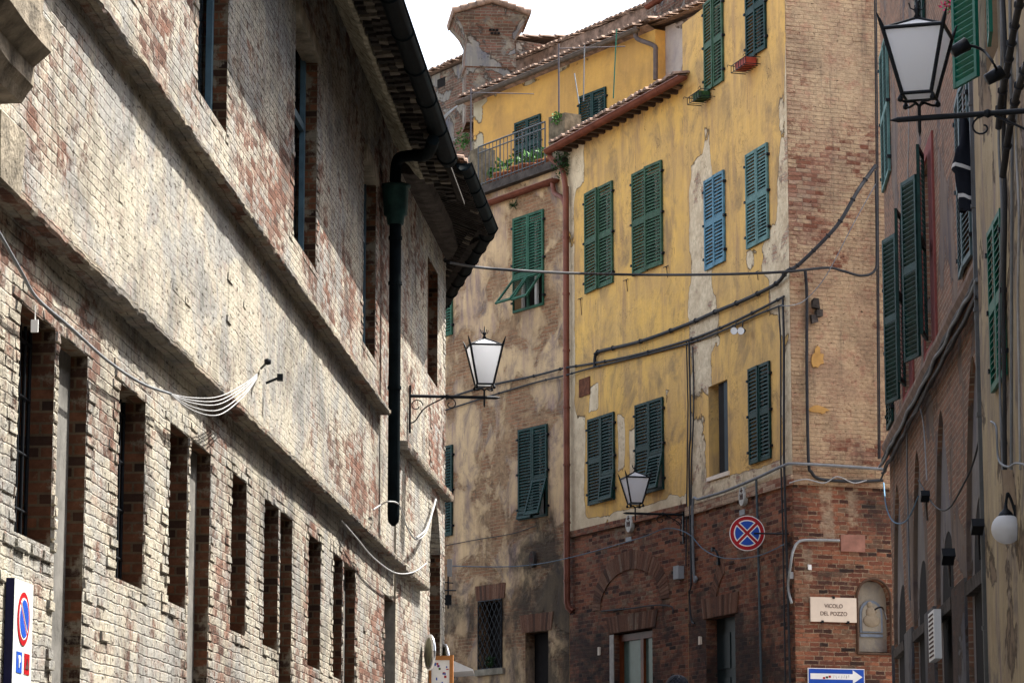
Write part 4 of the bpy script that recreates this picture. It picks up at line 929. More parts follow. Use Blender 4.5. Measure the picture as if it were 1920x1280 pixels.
K = Matrix.Translation((cc.x, cc.y, 0)) @ Matrix.Rotation(a_, 4, 'Z')
zz = lambda y: cw(920, y).z
hw = 46 * s_ * 1.02; mb = MB(); dep = hw * .9
lev = [(zz(230), 1.0), (zz(128), 1.0), (zz(126), 1.07), (zz(118), 1.06), (zz(75), .98), (zz(72), 1.0), (zz(56), 1.15), (zz(42), 1.36), (zz(34), 1.5), (zz(31), 1.5)]
vs = []
for z_, k in lev: vs += [Vector((sx * hw * k, dep + sy * dep * k, z_)) for sx, sy in ((-1, -1), (1, -1), (1, 1), (-1, 1))]
fs = [(i * 4 + q, i * 4 + (q + 1) % 4, (i + 1) * 4 + (q + 1) % 4, (i + 1) * 4 + q) for i in range(len(lev) - 1) for q in range(4)]
mb.add(vs, fs)
zt0, ztp = zz(31), zz(8)
mb.prism([(-hw * 1.5, zt0), (hw * 1.5, zt0), (0, ztp)], dep - dep * 1.5, dep + dep * 1.5)
xx = cw(925, 60).x - cc.x
for q_ in range(3):
    for w_ in range(3 - (q_ % 2) * 1 if q_ != 1 else 3): mb.box(xx - .11 + .08 * w_ + (.04 if q_ != 1 else 0), xx - .05 + .08 * w_ + (.04 if q_ != 1 else 0), dep - dep * 1.16 - .01, dep - dep * 1.1, zz(50) - .08 * q_ - .05, zz(50) - .08 * q_, 1)
ch = mb.build('chimney', [m_bh, MT['dark']], rfo, K)
mb = MB()
for sx in (-1, 1):
    y = -dep * .62
    while y < dep * 2.6:
        n_ = 5
        for i in range(n_):
            t0, t1 = i / n_, (i + 1) / n_; xa_, xb_ = sx * hw * 1.62 * (1 - t0), sx * hw * 1.62 * (1 - t1); za_, zb_ = zt0 + (ztp - zt0) * t0 - .01, zt0 + (ztp - zt0) * t1 - .01
            mb.tube([(xa_, y, za_ + .04), (xb_, y, zb_ + .02)], [.085, .07], 7)
        y += .17
mb.build('chimney_cap', MT['tile'], rfo, K)
# rendered block at the top, left of the corner house
TB = Wall(C2.W(0, 4.6, 0), 180 - 22.2)
b6 = empty('top_block', TB.W(5, 0, 12), 'brick attic with a copper gutter at the top edge beside the tall yellow corner house', 'house')
mb = MB(); zt6 = TB.z(1240, -40); mb.box(TB.x(1211, 20), TB.x(1330, 10), 0, 2, 9, zt6); mb.build('wall', m_bh, b6, TB.M)
mb = MB(); gutter(mb, TB.x(1214, 20, .3), TB.x(1330, 0, .3), -.3, TB.z(1214, 12, .3), .08); mb.build('gutter', MT['copper'], b6, TB.M)

# ============================================================ RIGHT: long building with pointed arches (RW)
b7 = empty('arcaded_building', RW.W(5, 0, 2.5), 'long grey brown plastered building with pointed arches and dark shutters on the right side', 'building')
print('RW len', RW.len)
ZR = 14.3
bays = []
for (a0, a1, ap, ip) in ((1677, 1697, 897, 1095), (1715, 1737, 830, 1047), (1758, 1788, 747, 988), (1817, 1856, 652, 916)):
    xa, xb = RW.x(a0, 1150), RW.x(a1, 1150); xm = (a0 + a1) / 2
    bays.append((xa, xb, RW.z(xm, ap), RW.z(xm, ip)))
za = sum(b[2] for b in bays) / 4; zi = sum(b[3] for b in bays) / 4; print('arch z', [round(q, 2) for b in bays for q in b])
RH = [(xa - .12, xb + .12, 0, za, .055) for xa, xb, _, _ in bays]
def rwin(px0, px1, py0, py1, pad=0):
    x0, z1 = RW.px(px0, py0); x1, _ = RW.px(px1, (py0 + py1) / 2); x0 = RW.x(px0, (py0 + py1) / 2); z0 = RW.z(px0, py1)
    return x0 - pad, x1 + pad, z0, z1
m_R = plaster_mat('grey brown old render', (.185, .138, .105), (.135, .102, .08), (.20, .13, .09), (.13, .09, .065), [], .44, brick=((.27, .14, .09), (.15, .09, .065), (.30, .235, .17)), brick_thr=.36, stain=.8, bigs=.7, rimk=.2)
m_Rd = plaster_mat('dark pier stone', (.125, .12, .115), (.085, .082, .08), (.06, .045, .04), (.09, .06, .045), [], .5, brick=((.10, .055, .04), (.05, .035, .03), (.08, .07, .06)), brick_thr=.5, stain=.6)
# windows of the upper floor: pink surround, shutters folded back
W1 = (RW.x(1693, 560), RW.x(1693, 560) + 1.05, RW.z(1708, 728), RW.z(1708, 385))
W2 = (RW.x(1732, 450), RW.x(1732, 450) + 1.05, RW.z(1760, 618), RW.z(1760, 240))
W3 = (RW.x(1664, 650), RW.x(1664, 650) + 1.05, RW.z(1675, 800), RW.z(1675, 500))
zlo, zhi = (W1[2] + W2[2]) / 2, (W1[3] + W2[3]) / 2; print('R windows z', W1, W2, W3)
W4 = (RW.x(1799, 320), RW.x(1799, 320) + 1.35, RW.z(1814, 505), RW.z(1814, 150)); print('W4', W4)
def openwin(W, bld, r, mat, a_far, a_near, surround=None, depth=.25):
    x0, x1, z0, z1 = r; W.holes.append((x0, x1, z0, z1, depth)); mb = MB(); y0 = depth - .06
    mb.box(x0, x0 + .07, y0, depth - .01, z0, z1); mb.box(x1 - .07, x1, y0, depth - .01, z0, z1); mb.box((x0 + x1) / 2 - .04, (x0 + x1) / 2 + .04, y0, depth - .012, z0, z1)
    win = mb.build('window', MT['white'], bld, W.M)
    if surround:
        s_ = MB(); t = .14
        s_.box(x0 - t, x0 - .001, -.025, .1, z0 - t, z1 + t); s_.box(x1 + .001, x1 + .60, -.025, .1, z0 - t, z1 + t); s_.box(x0, x1, -.025, .1, z1 + .001, z1 + t); s_.box(x0, x1, -.025, .1, z0 - t, z0 - .001)
        s_.build('surround', surround, win, W.M)
    w_ = (x1 - x0) / 2
    for k, an in ((0, a_far), (1, a_near)):
        mb = MB(); leaf_mesh(mb, w_, z1 - z0)
        if k == 0: K = Matrix.Translation((x0, -.06, z0)) @ Matrix.Rotation(R(-an), 4, 'Z')
        else: K = Matrix.Translation((x1, -.06, z0)) @ Matrix.Rotation(R(an), 4, 'Z') @ Matrix.Translation((-w_, 0, 0))
        mb.build('shutter', mat, win, W.M @ K)
    return win
openwin(RW, b7, (W1[0], W1[1], zlo, zhi), MT['dkgreen'], 165, 168, MT['pink'])
openwin(RW, b7, (W2[0], W2[1], zlo, zhi), MT['dkgreen'], 165, 169, MT['pink'])
window(RW, b7, (W3[0], W3[1], zlo, zhi), MT['dkgreen'])
window(RW, b7, (W4[0], W4[1], W4[2], W4[3]), simple('grey green shutter paint', (.06, .10, .11), .5), ang=(2, 2))
window(RW, b7, (W3[0] + .1, W3[1] + .5, zhi + 1.2, zhi + 3.2), MT['teal'])
window(RW, b7, (W2[0], W2[1], zhi + 1.2, zhi + 3.2), MT['dkgreen'])
ZP = (RW.z(1655, 850) + RW.z(1800, 600)) / 2; print('R ledge z', RW.z(1655, 850), RW.z(1800, 600))
mb = MB(); panel(mb, 0, RW.len, 0, ZR, RW.holes + RH, back=1)
for (xa, xb, _, _) in bays:
    xa -= .12; xb += .12; hwid = (xb - xa) / 2
    arch_fill(mb, xa, xb, za - hwid * 1.7, za, 'point', -.002, .055, 0, 16)
body(mb, 0, RW.len, -1, ZR, 0, 7, 0, (1, 0)); mb.build('wall', [m_R, MT['dark']], b7, RW.M)
# back of the recesses with round arched doorways
mb = MB(); h_ = []
for (xa, xb, _, _) in bays: h_.append((xa + .12, xb - .12, 0, zi, .45))
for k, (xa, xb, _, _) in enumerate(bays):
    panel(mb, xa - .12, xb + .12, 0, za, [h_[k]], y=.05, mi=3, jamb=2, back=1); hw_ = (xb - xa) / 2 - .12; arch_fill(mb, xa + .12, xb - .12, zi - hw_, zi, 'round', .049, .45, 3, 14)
mb.build('arch_recess', [m_R, MT['dark'], simple('shade painted reveal', (.03, .022, .018), .95, var=.7, scale=7), plaster_mat('grey tympanum render', (.19, .17, .155), (.15, .135, .125), (.12, .09, .07), (.10, .08, .06), [], .62, stain=.5)], b7, RW.M)  # doorway jambs coloured near black, painting in the shade of the openings
for k, (xa, xb, _, _) in enumerate(bays):
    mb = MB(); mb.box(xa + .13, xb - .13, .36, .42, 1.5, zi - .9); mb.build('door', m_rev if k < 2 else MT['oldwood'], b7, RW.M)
    mb = MB(); mb.box(xa - .02, xb + .02, -.03, .17, zi - .95, zi - .82, j=.01); mb.build('door_ledge', MT['dstone'], b7, RW.M)
mb = MB()
xs_ = [0] + [q for b in bays for q in (b[0] - .12, b[1] + .12)] + [RW.len]
for i in range(0, len(xs_), 2):
    mb = MB(); mb.box(xs_[i] + .02, xs_[i + 1] - .02, -.035, .0, 0, zi - .75, 0, j=.006); mb.build('pier', m_Rd, b7, RW.M)
mb = MB(); mb.extr([(.0, ZP - .10), (-.06, ZP - .10), (-.10, ZP - .02), (-.10, ZP + .03), (0, ZP + .05)], 0, RW.len, 0, 30, .006); mb.build('ledge', simple('brown ledge stone', (.17, .12, .095), .9, var=.4), b7, RW.M)
# down pipe at the join of the two right-hand buildings
xq = RW.len - .12; mb = MB(); mb.tube([(xq, -.1, 1), (xq, -.1, RW.z(1858, 650)), (xq, -.1, 10.7)], .05, 10); [mb.tube([(xq, -.1, 2.5 + k), (xq, -.1, 2.54 + k)], .06, 10) for k in range(9)]
mb.build('down_pipe', simple('grey zinc pipe', (.07, .075, .08), .45, .4), b7, RW.M)

# ============================================================ RIGHT NEAR: cream ochre building (RN)
b8 = empty('cream_building', RN.W(2, 0, 1.2), 'near cream ochre building with bright green shutters along the right edge', 'building')
NL = RN.x(1920) + 26
g1 = (RN.x(1866, 560), RN.x(1886, 560), RN.z(1875, 725), RN.z(1875, 405)); g2 = (RN.x(1866, 560) - .3, RN.x(1886, 560), RN.z(1868, 190), RN.z(1868, -60))
print('RN wins', g1, g2)
window(RN, b8, (RN.x(1864), RN.x(1864) + 1.1, g1[2], g1[3]), MT['brightgreen'])
gz0 = g2[2]
m_N = plaster_mat('cream ochre render', (.36, .285, .17), (.28, .215, .13), (.22, .16, .10), (.17, .12, .08), [], .56, stain=.9, bigs=.7)
openwin(RN, b8, (RN.x(1864), RN.x(1864) + 1.0, gz0 + .42, gz0 + 2.3), MT['brightgreen'], 160, 176)
mb = MB(); panel(mb, 0, NL, 0, 10.8, RN.holes, back=1); body(mb, 0, NL, -1, 10.8, 0, 7); mb.build('wall', [m_N, MT['dark']], b8, RN.M)
mb = MB()
mb.box(RN.x(1920) + 1.5, RN.x(1920) + 2.0, -.10, .02, 0, 5.2)
mb.build('pilaster', m_N, b8, RN.M)

# ============================================================ lanterns
def lantern_parts(root, M, w_=.44, h=.56, armlen=1.3, armdir=1, glass=MT['lampglass']):
    """four sided tapering lantern standing on a bracket arm; local origin on the arm under the lamp, arm runs along +x * armdir"""
    fr = MB(); wt, wb = w_ / 2, w_ / 4.1; zb_, zt_ = .17, .17 + h
    C = lambda k, w: [(-w, -w), (w, -w), (w, w), (-w, w)][k]
    for k in range(4):
        (ax, ay), (bx_, by) = C(k, wb), C(k, wt); (cx_, cy), (dx, dy) = C((k + 1) % 4, wb), C((k + 1) % 4, wt)
        fr.tube([(ax, ay, zb_), (bx_, by, zt_)], .016, 5, M=M); fr.tube([(ax, ay, zb_), (cx_, cy, zb_)], .014, 5, M=M); fr.tube([(bx_, by, zt_), (dx, dy, zt_)], .016, 5, M=M)
        fr.tube([(bx_ * 1.0, by * 1.0, zt_), (bx_ * 1.07, by * 1.07, zt_ + .05), (bx_ * 1.16, by * 1.16, zt_ + .11)], [.018, .014, .003], 5, M=M)
        fr.tube([(bx_, by, zt_), (0, 0, zt_ + .12)], .010, 5, M=M)
        fr.tube(smoothpts([(ax, ay, zb_), (ax * 1.15, ay * 1.15, zb_ - .04), (ax * .8, ay * .8, zb_ - .06), (ax * .3, ay * .3, zb_ - .05), (0, 0, zb_ - .08)], 4), .010, 5, M=M)
        fr.lathe([(0, -.03), (.02, -.02), (.022, 0), (.012, .02), (0, .02)], 6, M=M @ Matrix.Translation((ax * 1.1, ay * 1.1, zb_ - .04)))
    fr.tube([(0, 0, -.14), (0, 0, -.10), (0, 0, .10)], [.002, .014, .014], 6, M=M)
    fr.lathe([(0, zt_ + .10), (.03, zt_ + .12), (.014, zt_ + .15), (.03, zt_ + .18), (.012, zt_ + .20), (.004, zt_ + .28)], 8, M=M)
    for k in range(4):
        an = k * math.pi / 2 + .4; fr.tube([(0, 0, zt_ + .17), (.05 * math.cos(an), .05 * math.sin(an), zt_ + .19), (.06 * math.cos(an), .06 * math.sin(an), zt_ + .23)], .006, 4, M=M)
    fr.build('lantern_frame', MT['iron'], root)
    g_ = MB(); e_ = .008
    for k in range(4):
        (ax, ay), (bx_, by) = C(k, wb - e_), C(k, wt - e_); (cx_, cy), (dx, dy) = C((k + 1) % 4, wb - e_), C((k + 1) % 4, wt - e_)
        g_.add([M @ Vector(q) for q in ((ax, ay, zb_), (cx_, cy, zb_), (dx, dy, zt_), (bx_, by, zt_))], [(0, 1, 2, 3)])
        g_.add([M @ Vector(q) for q in ((bx_, by, zt_), (dx, dy, zt_), (0, 0, zt_ + .11))], [(0, 1, 2)])
    g_.add([M @ Vector((*C(k, wb - e_), zb_)) for k in range(4)], [(0, 1, 2, 3)])
    g_.build('lantern_glass', glass, root)
    A = MB(); d_ = armdir
    A.tube([(-.22 * d_, 0, 0), (-.16 * d_, 0, 0), (armlen * d_, 0, 0)], [.003, .022, .022], 8, M=M)
    A.lathe([(0, -.035), (.03, -.02), (.03, .02), (0, .035)], 8, M=M @ Matrix.Translation((.5 * d_, 0, 0)))
    sp = [(.46 * d_ + d_ * .11 * math.cos(t) * (1 - t / 9), 0, -.10 + .10 * math.sin(t) * (1 - t / 9)) for t in [math.pi * .5 + .45 * i for i in range(14)]]
    A.tube(sp, .008, 5, M=M)
    A.tube(smoothpts([(.55 * d_, 0, -.02), (.8 * d_, 0, -.16), (armlen * d_ * .92, 0, -.34), (armlen * d_, 0, -.36)], 5), .010, 5, M=M)
    sp = [(armlen * d_ - d_ * .10 - d_ * .09 * math.cos(t) * (1 - t / 10), 0, -.13 + .09 * math.sin(t) * (1 - t / 10)) for t in [.4 * i for i in range(16)]]
    A.tube(sp, .008, 5, M=M)
    A.box((armlen - .012) * d_ - .012, (armlen - .012) * d_ + .012, -.03, .03, -.5, .14, M=M)
    A.build('bracket_arm', MT['iron'], root)
    S = MB(); S.lathe([(0, .26), (.05, .28), (.055, .42), (0, .46)], 10, M=M); S.build('bulb', MT['lampglass'], root)
# lamp on the left building: wall foot at (768,745), lantern at (908,745)
def wall_lamp(foot, lampp, label, w_=.44, h=.56):
    d = Vector((foot.x - lampp.x, foot.y - lampp.y, 0)); ln = d.length; ang = math.atan2(d.y, d.x)
    M = Matrix.Translation(lampp) @ Matrix.Rotation(ang, 4, 'Z')
    r_ = empty('wall_lantern', M, label, 'street lamp', 'wall mounted iron street lanterns'); lantern_parts(r_, M, w_, h, ln, 1); print('lamp', lampp, ln); return r_
f1 = L2.P(767, 745, .01); dist = f1.y
def at(px, py, y): r = ray(px, py); return ORG + r * (y / r.y)
wall_lamp(f1, at(908, 745, f1.y + .15), 'bright white lantern on a long arm from the left brick building', .44, .52)
f2 = C3.P(1282, 960, .01); wall_lamp(f2, at(1191, 962, f2.y - .2), 'small lantern in front of the lower yellow wall, standing on a bracket', .42, .44)
lp = at(1724, 222, 21.0); z_ = lp.z
t = (RN.p0 - lp).dot(RN.d); f3 = lp + RN.d * t + Vector((0, -.25, 0)); f3.z = lp.z
wall_lamp(f3, lp, 'largest and nearest lantern with frosted panes at the top right', .445, .475)
# globe lamp
gp = at(1887, 991, 24.6); wpt = gp + RN.d * ((RN.p0 - gp).dot(RN.d))
r_ = empty('globe_lamp', Matrix.Translation(gp), 'white glass globe lamp on a curled black bracket at the right edge', 'wall lamp')
mb = MB(); mb.lathe([(.128 * math.sin(math.pi * i / 14), -.128 * math.cos(math.pi * i / 14)) for i in range(15)], 24, M=Matrix.Translation(gp)); mb.build('globe', MT['lampglass'], r_)
mb = MB(); mb.lathe([(0, .23), (.012, .22), (.018, .17), (.05, .14), (.068, .112), (.07, .10), (0, .10)], 14, M=Matrix.Translation(gp))
q = [gp + Vector((0, 0, .2)), gp + Vector((.01, 0, .26)), gp + (wpt - gp) * .25 + Vector((0, 0, .30)), gp + (wpt - gp) * .6 + Vector((0, 0, .24)), wpt + Vector((0, 0, .12))]
mb.tube(smoothpts(q, 6), .013, 7); mb.tube([wpt + Vector((0, 0, .2)), wpt + Vector((0, 0, -.05))], .02, 6); mb.build('bracket', MT['iron'], r_)

# ============================================================ signs
def disc(mb, r, y0, y1, n=40, mi=0, M=None, cx=0, cz=0): return mb.prism([(cx + r * math.cos(2 * math.pi * k / n), cz + r * math.sin(2 * math.pi * k / n)) for k in range(n)], y0, y1, mi, M)
sp_ = at(1401, 999, 47.2); M = Matrix.Translation(sp_) @ Matrix.Rotation(R(-3), 4, 'Z')
r_ = empty('no_stopping_sign', M, 'round blue no stopping sign with red ring and red cross', 'traffic sign')
mb = MB(); disc(mb, .285, 0, .02); mb.build('rim', MT['white'], r_, M)
mb = MB(); disc(mb, .273, -.003, 0); mb.build('red_ring', MT['red'], r_, M)
RI = .205
def sector(mb, a0, a1, gap, R_, y0, y1):
    """quarter field of a disc, kept 'gap' away from both of its edges"""
    am = (a0 + a1) / 2; ap = Vector((math.cos(am), math.sin(am))) * (gap / math.sin((a1 - a0) / 2)); d_ = math.asin(gap / R_); n = 10
    pts = [(ap.x, ap.y)] + [(R_ * math.cos(a0 + d_ + (a1 - a0 - 2 * d_) * k / n), R_ * math.sin(a0 + d_ + (a1 - a0 - 2 * d_) * k / n)) for k in range(n + 1)]
    mb.prism(pts, y0, y1)
mb = MB(); mb2 = MB()
for k in range(4):
    a0 = math.pi / 4 + k * math.pi / 2; sector(mb, a0, a0 + math.pi / 2, .022, RI + .010, -.005, -.003); sector(mb2, a0, a0 + math.pi / 2, .038, RI - .008, -.007, -.0049)
mb.build('white_outline', MT['white'], r_, M); mb2.build('blue_field', MT['bluesign'], r_, M)
mb = MB(); e1 = C3.P(1478, 1000, .02); mb.tube([sp_ + Vector((.1, .03, 0)), e1], .014, 6); mb.build('bracket', MT['iron'], r_)
# no parking panel on the left wall
x0, x1 = L.x(24, 1200, .05), L.x(60, 1200, .05); zt_ = L.z(24, 1081, .05); cx = (x0 + x1) / 2
M = L.M @ Matrix.Translation((cx, -.05, zt_)); hw_ = (x1 - x0) / 2; print('panel w', x1 - x0)
r_ = empty('no_parking_panel', M, 'tall white no parking panel with blue and red symbols low on the left brick wall', 'traffic sign')
H_ = .86; mb = MB(); mb.box(-hw_, hw_, 0, .045, -H_, 0); mb.box(-hw_ - .001, -hw_ + .002, -.001, .046, -H_, 0, 1); mb.build('panel', [simple('panel white enamel', (.52, .56, .52), .45, var=.08), MT['navy']], r_, M)
zc_ = -(L.z(45, 1081, .05) - L.z(45, 1152, .05)); rr = .147
mb = MB(); disc(mb, rr, -.004, -.001, cz=zc_); mb.build('red_ring', MT['red'], r_, M)
mb = MB(); mb2 = MB()
for sg in (0, math.pi):
    a0 = R(-45) + sg
    def seg(R_, gap): 
        d_ = math.asin(gap / R_); return [(R_ * math.cos(a0 + d_ + (math.pi - 2 * d_) * k / 16), zc_ + R_ * math.sin(a0 + d_ + (math.pi - 2 * d_) * k / 16)) for k in range(17)]
    mb.prism(seg(.115, .010), -.006, -.0041); mb2.prism(seg(.105, .018), -.008, -.0061)
mb.build('white_outline', MT['white'], r_, M); mb2.build('blue_field', MT['bluesign'], r_, M)
mb = MB(); mb.box(-hw_ * .62, -hw_ * .05, -.003, -.0005, zc_ - .30, zc_ - .185); mb.build('blue_square', MT['bluesign'], r_, M)
mb = MB(); mb.box(hw_ * .2, hw_ * .75, -.003, -.0005, zc_ - .30, zc_ - .185); mb.build('red_square', MT['red'], r_, M)
def text(body_, size, M, mat, parent, name='lettering', ext=.002, sx=1):
    cu = bpy.data.curves.new(name, 'FONT'); cu.body = body_; cu.size = size; cu.extrude = ext; cu.align_x = 'CENTER'; cu.align_y = 'CENTER'; cu.materials.append(mat)
    t_ = bpy.data.objects.new('tmp', cu); col.objects.link(t_); dg = bpy.context.evaluated_depsgraph_get(); me = bpy.data.meshes.new_from_object(t_.evaluated_get(dg)); me.materials.clear(); me.materials.append(mat); bpy.data.objects.remove(t_); bpy.data.curves.remove(cu)
    o = bpy.data.objects.new(name, me); col.objects.link(o); place(o, parent, M @ Matrix.Rotation(math.pi / 2, 4, 'X') @ Matrix.Diagonal((sx, 1, 1, 1))); return o
text('P', .10, M @ Matrix.Translation((-hw_ * .33, -.005, zc_ - .243)), MT['white'], r_)
mb = MB(); mb.prism([(hw_ * .3, zc_ - .27), (hw_ * .62, zc_ - .27), (hw_ * .62, zc_ - .25), (hw_ * .45, zc_ - .21), (hw_ * .4, zc_ - .25)], -.006, -.0031); mb.build('symbol', MT['letters'], r_, M)
# street name plaque
x0, x1, z0, z1 = C4.rect(1520, 1606, 1118, 1164, .03); M = C4.M @ Matrix.Translation(((x0 + x1) / 2, -.03, (z0 + z1) / 2)); w_, h_ = (x1 - x0) / 2, (z1 - z0) / 2
r_ = empty('street_name_plaque', M, 'cream stone street name plaque reading Vicolo del Pozzo on the corner brickwork', 'plaque')
mb = MB(); mb.box(-w_, w_, 0, .03, -h_, h_, j=.001); mb.build('slab', MT['plaque'], r_, M)
text('VICOLO', .088, M @ Matrix.Translation((0, -.002, .055)), MT['letters'], r_); text('DEL POZZO', .088, M @ Matrix.Translation((0, -.002, -.065)), MT['letters'], r_)
mb = MB(); [mb.box(q - .02, q + .02, -.012, .03, s_ * h_ - .02, s_ * h_ + .02) for q, s_ in ((0, 1), (-w_ * .5, -1), (w_ * .62, -1))]; mb.build('clamp', MT['iron'], r_, M)
# one way arrow
x0, x1, z0, z1 = C4.rect(1515, 1621, 1251, 1280, .04); w_, h_ = (x1 - x0) / 2, .128; zc4 = z1 - h_; M = C4.M @ Matrix.Translation(((x0 + x1) / 2, -.04, zc4)); print('arrow', x1 - x0, z1 - z0)
r_ = empty('one_way_sign', M, 'blue one way sign with a white arrow pointing right, scribbled with stickers', 'traffic sign')
mb = MB(); mb.box(-w_, w_, 0, .02, -h_, h_); mb.build('border', MT['white'], r_, M)
mb = MB(); mb.box(-w_ + .012, w_ - .012, -.003, 0, -h_ + .012, h_ - .012); mb.build('blue_field', MT['bluesign'], r_, M)
mb = MB(); k = w_ - .04; mb.prism([(-k, -.045), (k - .17, -.045), (k - .17, -.105), (k, 0), (k - .17, .105), (k - .17, .045), (-k, .045)], -.006, -.0031); mb.build('arrow', MT['white'], r_, M)
mb = MB()
for q in range(7): mb.tube(smoothpts([(-.05 + q * .045 + rng.uniform(-.01, .01), -.007, rng.uniform(-.03, .03)) for _ in range(5)], 3), .0025, 4)
mb.build('scribble', simple('grey marker', (.3, .3, .3), bump=0), r_, M)
mb = MB(); [mb.box(-.24 + q * .05, -.20 + q * .05, -.008, -.0062, -.04 + .01 * q, -.01 + .012 * q, q % 2) for q in range(3)]; mb.build('sticker', [MT['red'], MT['leafd']], r_, M)
# ceramic district plaques
def oval_plaque(W, px, py, hw, hh, label, dark=False):
    x, z = W.px(px, py, .075); M = W.M @ Matrix.Translation((x, -.075, z)); r_ = empty('oval_plaque', M, label, 'plaque', 'oval ceramic district plaques')
    mb = MB(); mb.prism([(hw * math.cos(2 * math.pi * k / 24), hh * math.sin(2 * math.pi * k / 24)) for k in range(24)], 0, .07); mb.build('plate', MT['plate'] if not dark else MT['dstone'], r_, M)
    mb = MB(); mb.box(-hw * .12, hw * .12, -.004, 0, hh * .35, hh * .9); mb.box(-hw * .45, hw * .45, -.004, 0, hh * .52, hh * .66)
    for q in range(3): mb.box(-hw * .55 + q * hw * .42, -hw * .3 + q * hw * .42, -.004, 0, -hh * .35, hh * .25)
    mb.box(-hw * .55, hw * .55, -.0045, 0, -hh * .05, hh * .06); mb.lathe([(0, -.004), (hw * .4, -.004), (hw * .4, 0)], 12, M=Matrix.Translation((0, 0, -hh * .6)) @ Matrix.Rotation(math.pi / 2, 4, 'X'))
    mb.build('emblem', MT['letters'], r_, M); return r_
oval_plaque(C2, 1178, 981, .13, .155, 'oval white plaque with dark emblem below the small lantern')
oval_plaque(C3, 1390, 930, .13, .155, 'oval white plaque with dark emblem above the no stopping sign')
oval_plaque(C1, 996, 1048, .10, .16, 'dark worn oval plaque on the weathered wall left of the copper pipe', True)
for W, px, py, lb in ((C2, 1178, 1011, 'little pale tile under the oval plaque by the lantern'), (C3, 1391, 960, 'little pale tile just above the no stopping sign')):
    x, z = W.px(px, py, .01); M = W.M @ Matrix.Translation((x, -.01, z)); mb = MB(); mb.box(-.12, .12, 0, .01, -.045, .045, j=.001); mb.build('small_tile', MT['plastic'], None, M, label=lb, cat='plaque')
# pinkish marble slab
x0, x1, z0, z1 = C4.rect(1577, 1622, 1001, 1033, .02); mb = MB(); M = C4.M @ Matrix.Translation((x0, -.02, z0)); mb.box(0, x1 - x0, 0, .02, 0, z1 - z0, j=.004); mb.build('marble_slab', simple('pink marble', (.26, .125, .09), .6, var=.35, scale=5), None, M, label='blank pinkish marble slab above the street name plaque', cat='plaque')
# shrine: painted relief in the niche
M = C4.M @ Matrix.Translation(((nx0 + nx1) / 2, .1, nz0)); wN, hN = (nx1 - nx0) / 2, nz1 - nz0
r_ = empty('shrine', M, 'arched wall shrine with faded devotional relief right of the street name plaque', 'shrine')
mb = MB(); mb.box(-wN, wN, .01, .05, .02, hN * .98, 0); 
ap = [(-wN * .72, hN * .28), (wN * .72, hN * .28), (wN * .72, hN * .55)] + [(wN * .72 * math.cos(t), hN * .55 + wN * .72 * math.sin(t)) for t in [math.pi * k / 12 for k in range(13)]] + [(-wN * .72, hN * .55)]
mb.prism(ap, -.01, .01, 1); ap2 = [(x * .82, hN * .28 + .02 + (z - hN * .28) * .88) for x, z in ap]; mb.prism(ap2, -.018, -.0101, 0); mb.box(-wN * .72, wN * .72, -.015, .009, hN * .22, hN * .26, 1)
mb.build('panel', [m_och, simple('faded blue paint', (.15, .18, .22), .8, var=.3)], r_, M)
mb = MB()
for (cx_, cz_, rx, rz, ry) in ((0, .40, .17, .13, .05), (-.01, .50, .10, .12, .05), (-.03, .60, .055, .065, .045), (.07, .52, .04, .045, .04), (.05, .45, .06, .07, .04)):
    mb.lathe([(math.sin(math.pi * i / 8), -math.cos(math.pi * i / 8)) for i in range(9)], 12, M=Matrix.Translation((cx_, -.02, cz_ * hN / .9)) @ Matrix.Diagonal((rx * .9, ry * .45, rz * .8, 1)))
mb.build('relief_figure', simple('worn relief stone', (.25, .205, .145), .85, var=.25), r_, M)
mb = MB(); rN = wN + .02; pts = [(-rN, -.015 - .09, -.02)] + [(-rN * math.cos(t), -.105, nz1 - nz0 - wN + rN * math.sin(t)) for t in [math.pi * k / 14 for k in range(15)]] + [(rN, -.105, -.02), (-rN, -.105, -.02)]
mb.tube(pts, .022, 6); mb.build('frame', simple('dark wood frame', (.07, .04, .025), .7), r_, M)
# lettered vertical sign on the right building
x0, x1, z0, z1 = RW.rect(1741, 1752, 1150, 1242, .14); M = RW.M @ Matrix.Translation((x0, -.14, z0)); print('sign', x1 - x0, z1 - z0)
r_ = empty('vertical_sign', M, 'narrow white upright sign with black letters on the dark right-hand pier', 'sign')
w_, h_ = max(.25, x1 - x0), z1 - z0; mb = MB(); mb.box(0, w_, 0, .08, 0, h_); mb.build('board', MT['white'], r_, M)
mb = MB()
for k in range(5): 
    zz_ = h_ * (.12 + .185 * k); mb.box(w_ * .15, w_ * .85, -.006, 0, zz_ - .03, zz_ - .01); mb.box(w_ * .15, w_ * .85, -.006, 0, zz_ + .02, zz_ + .04)
mb.build('lettering', MT['letters'], r_, M)

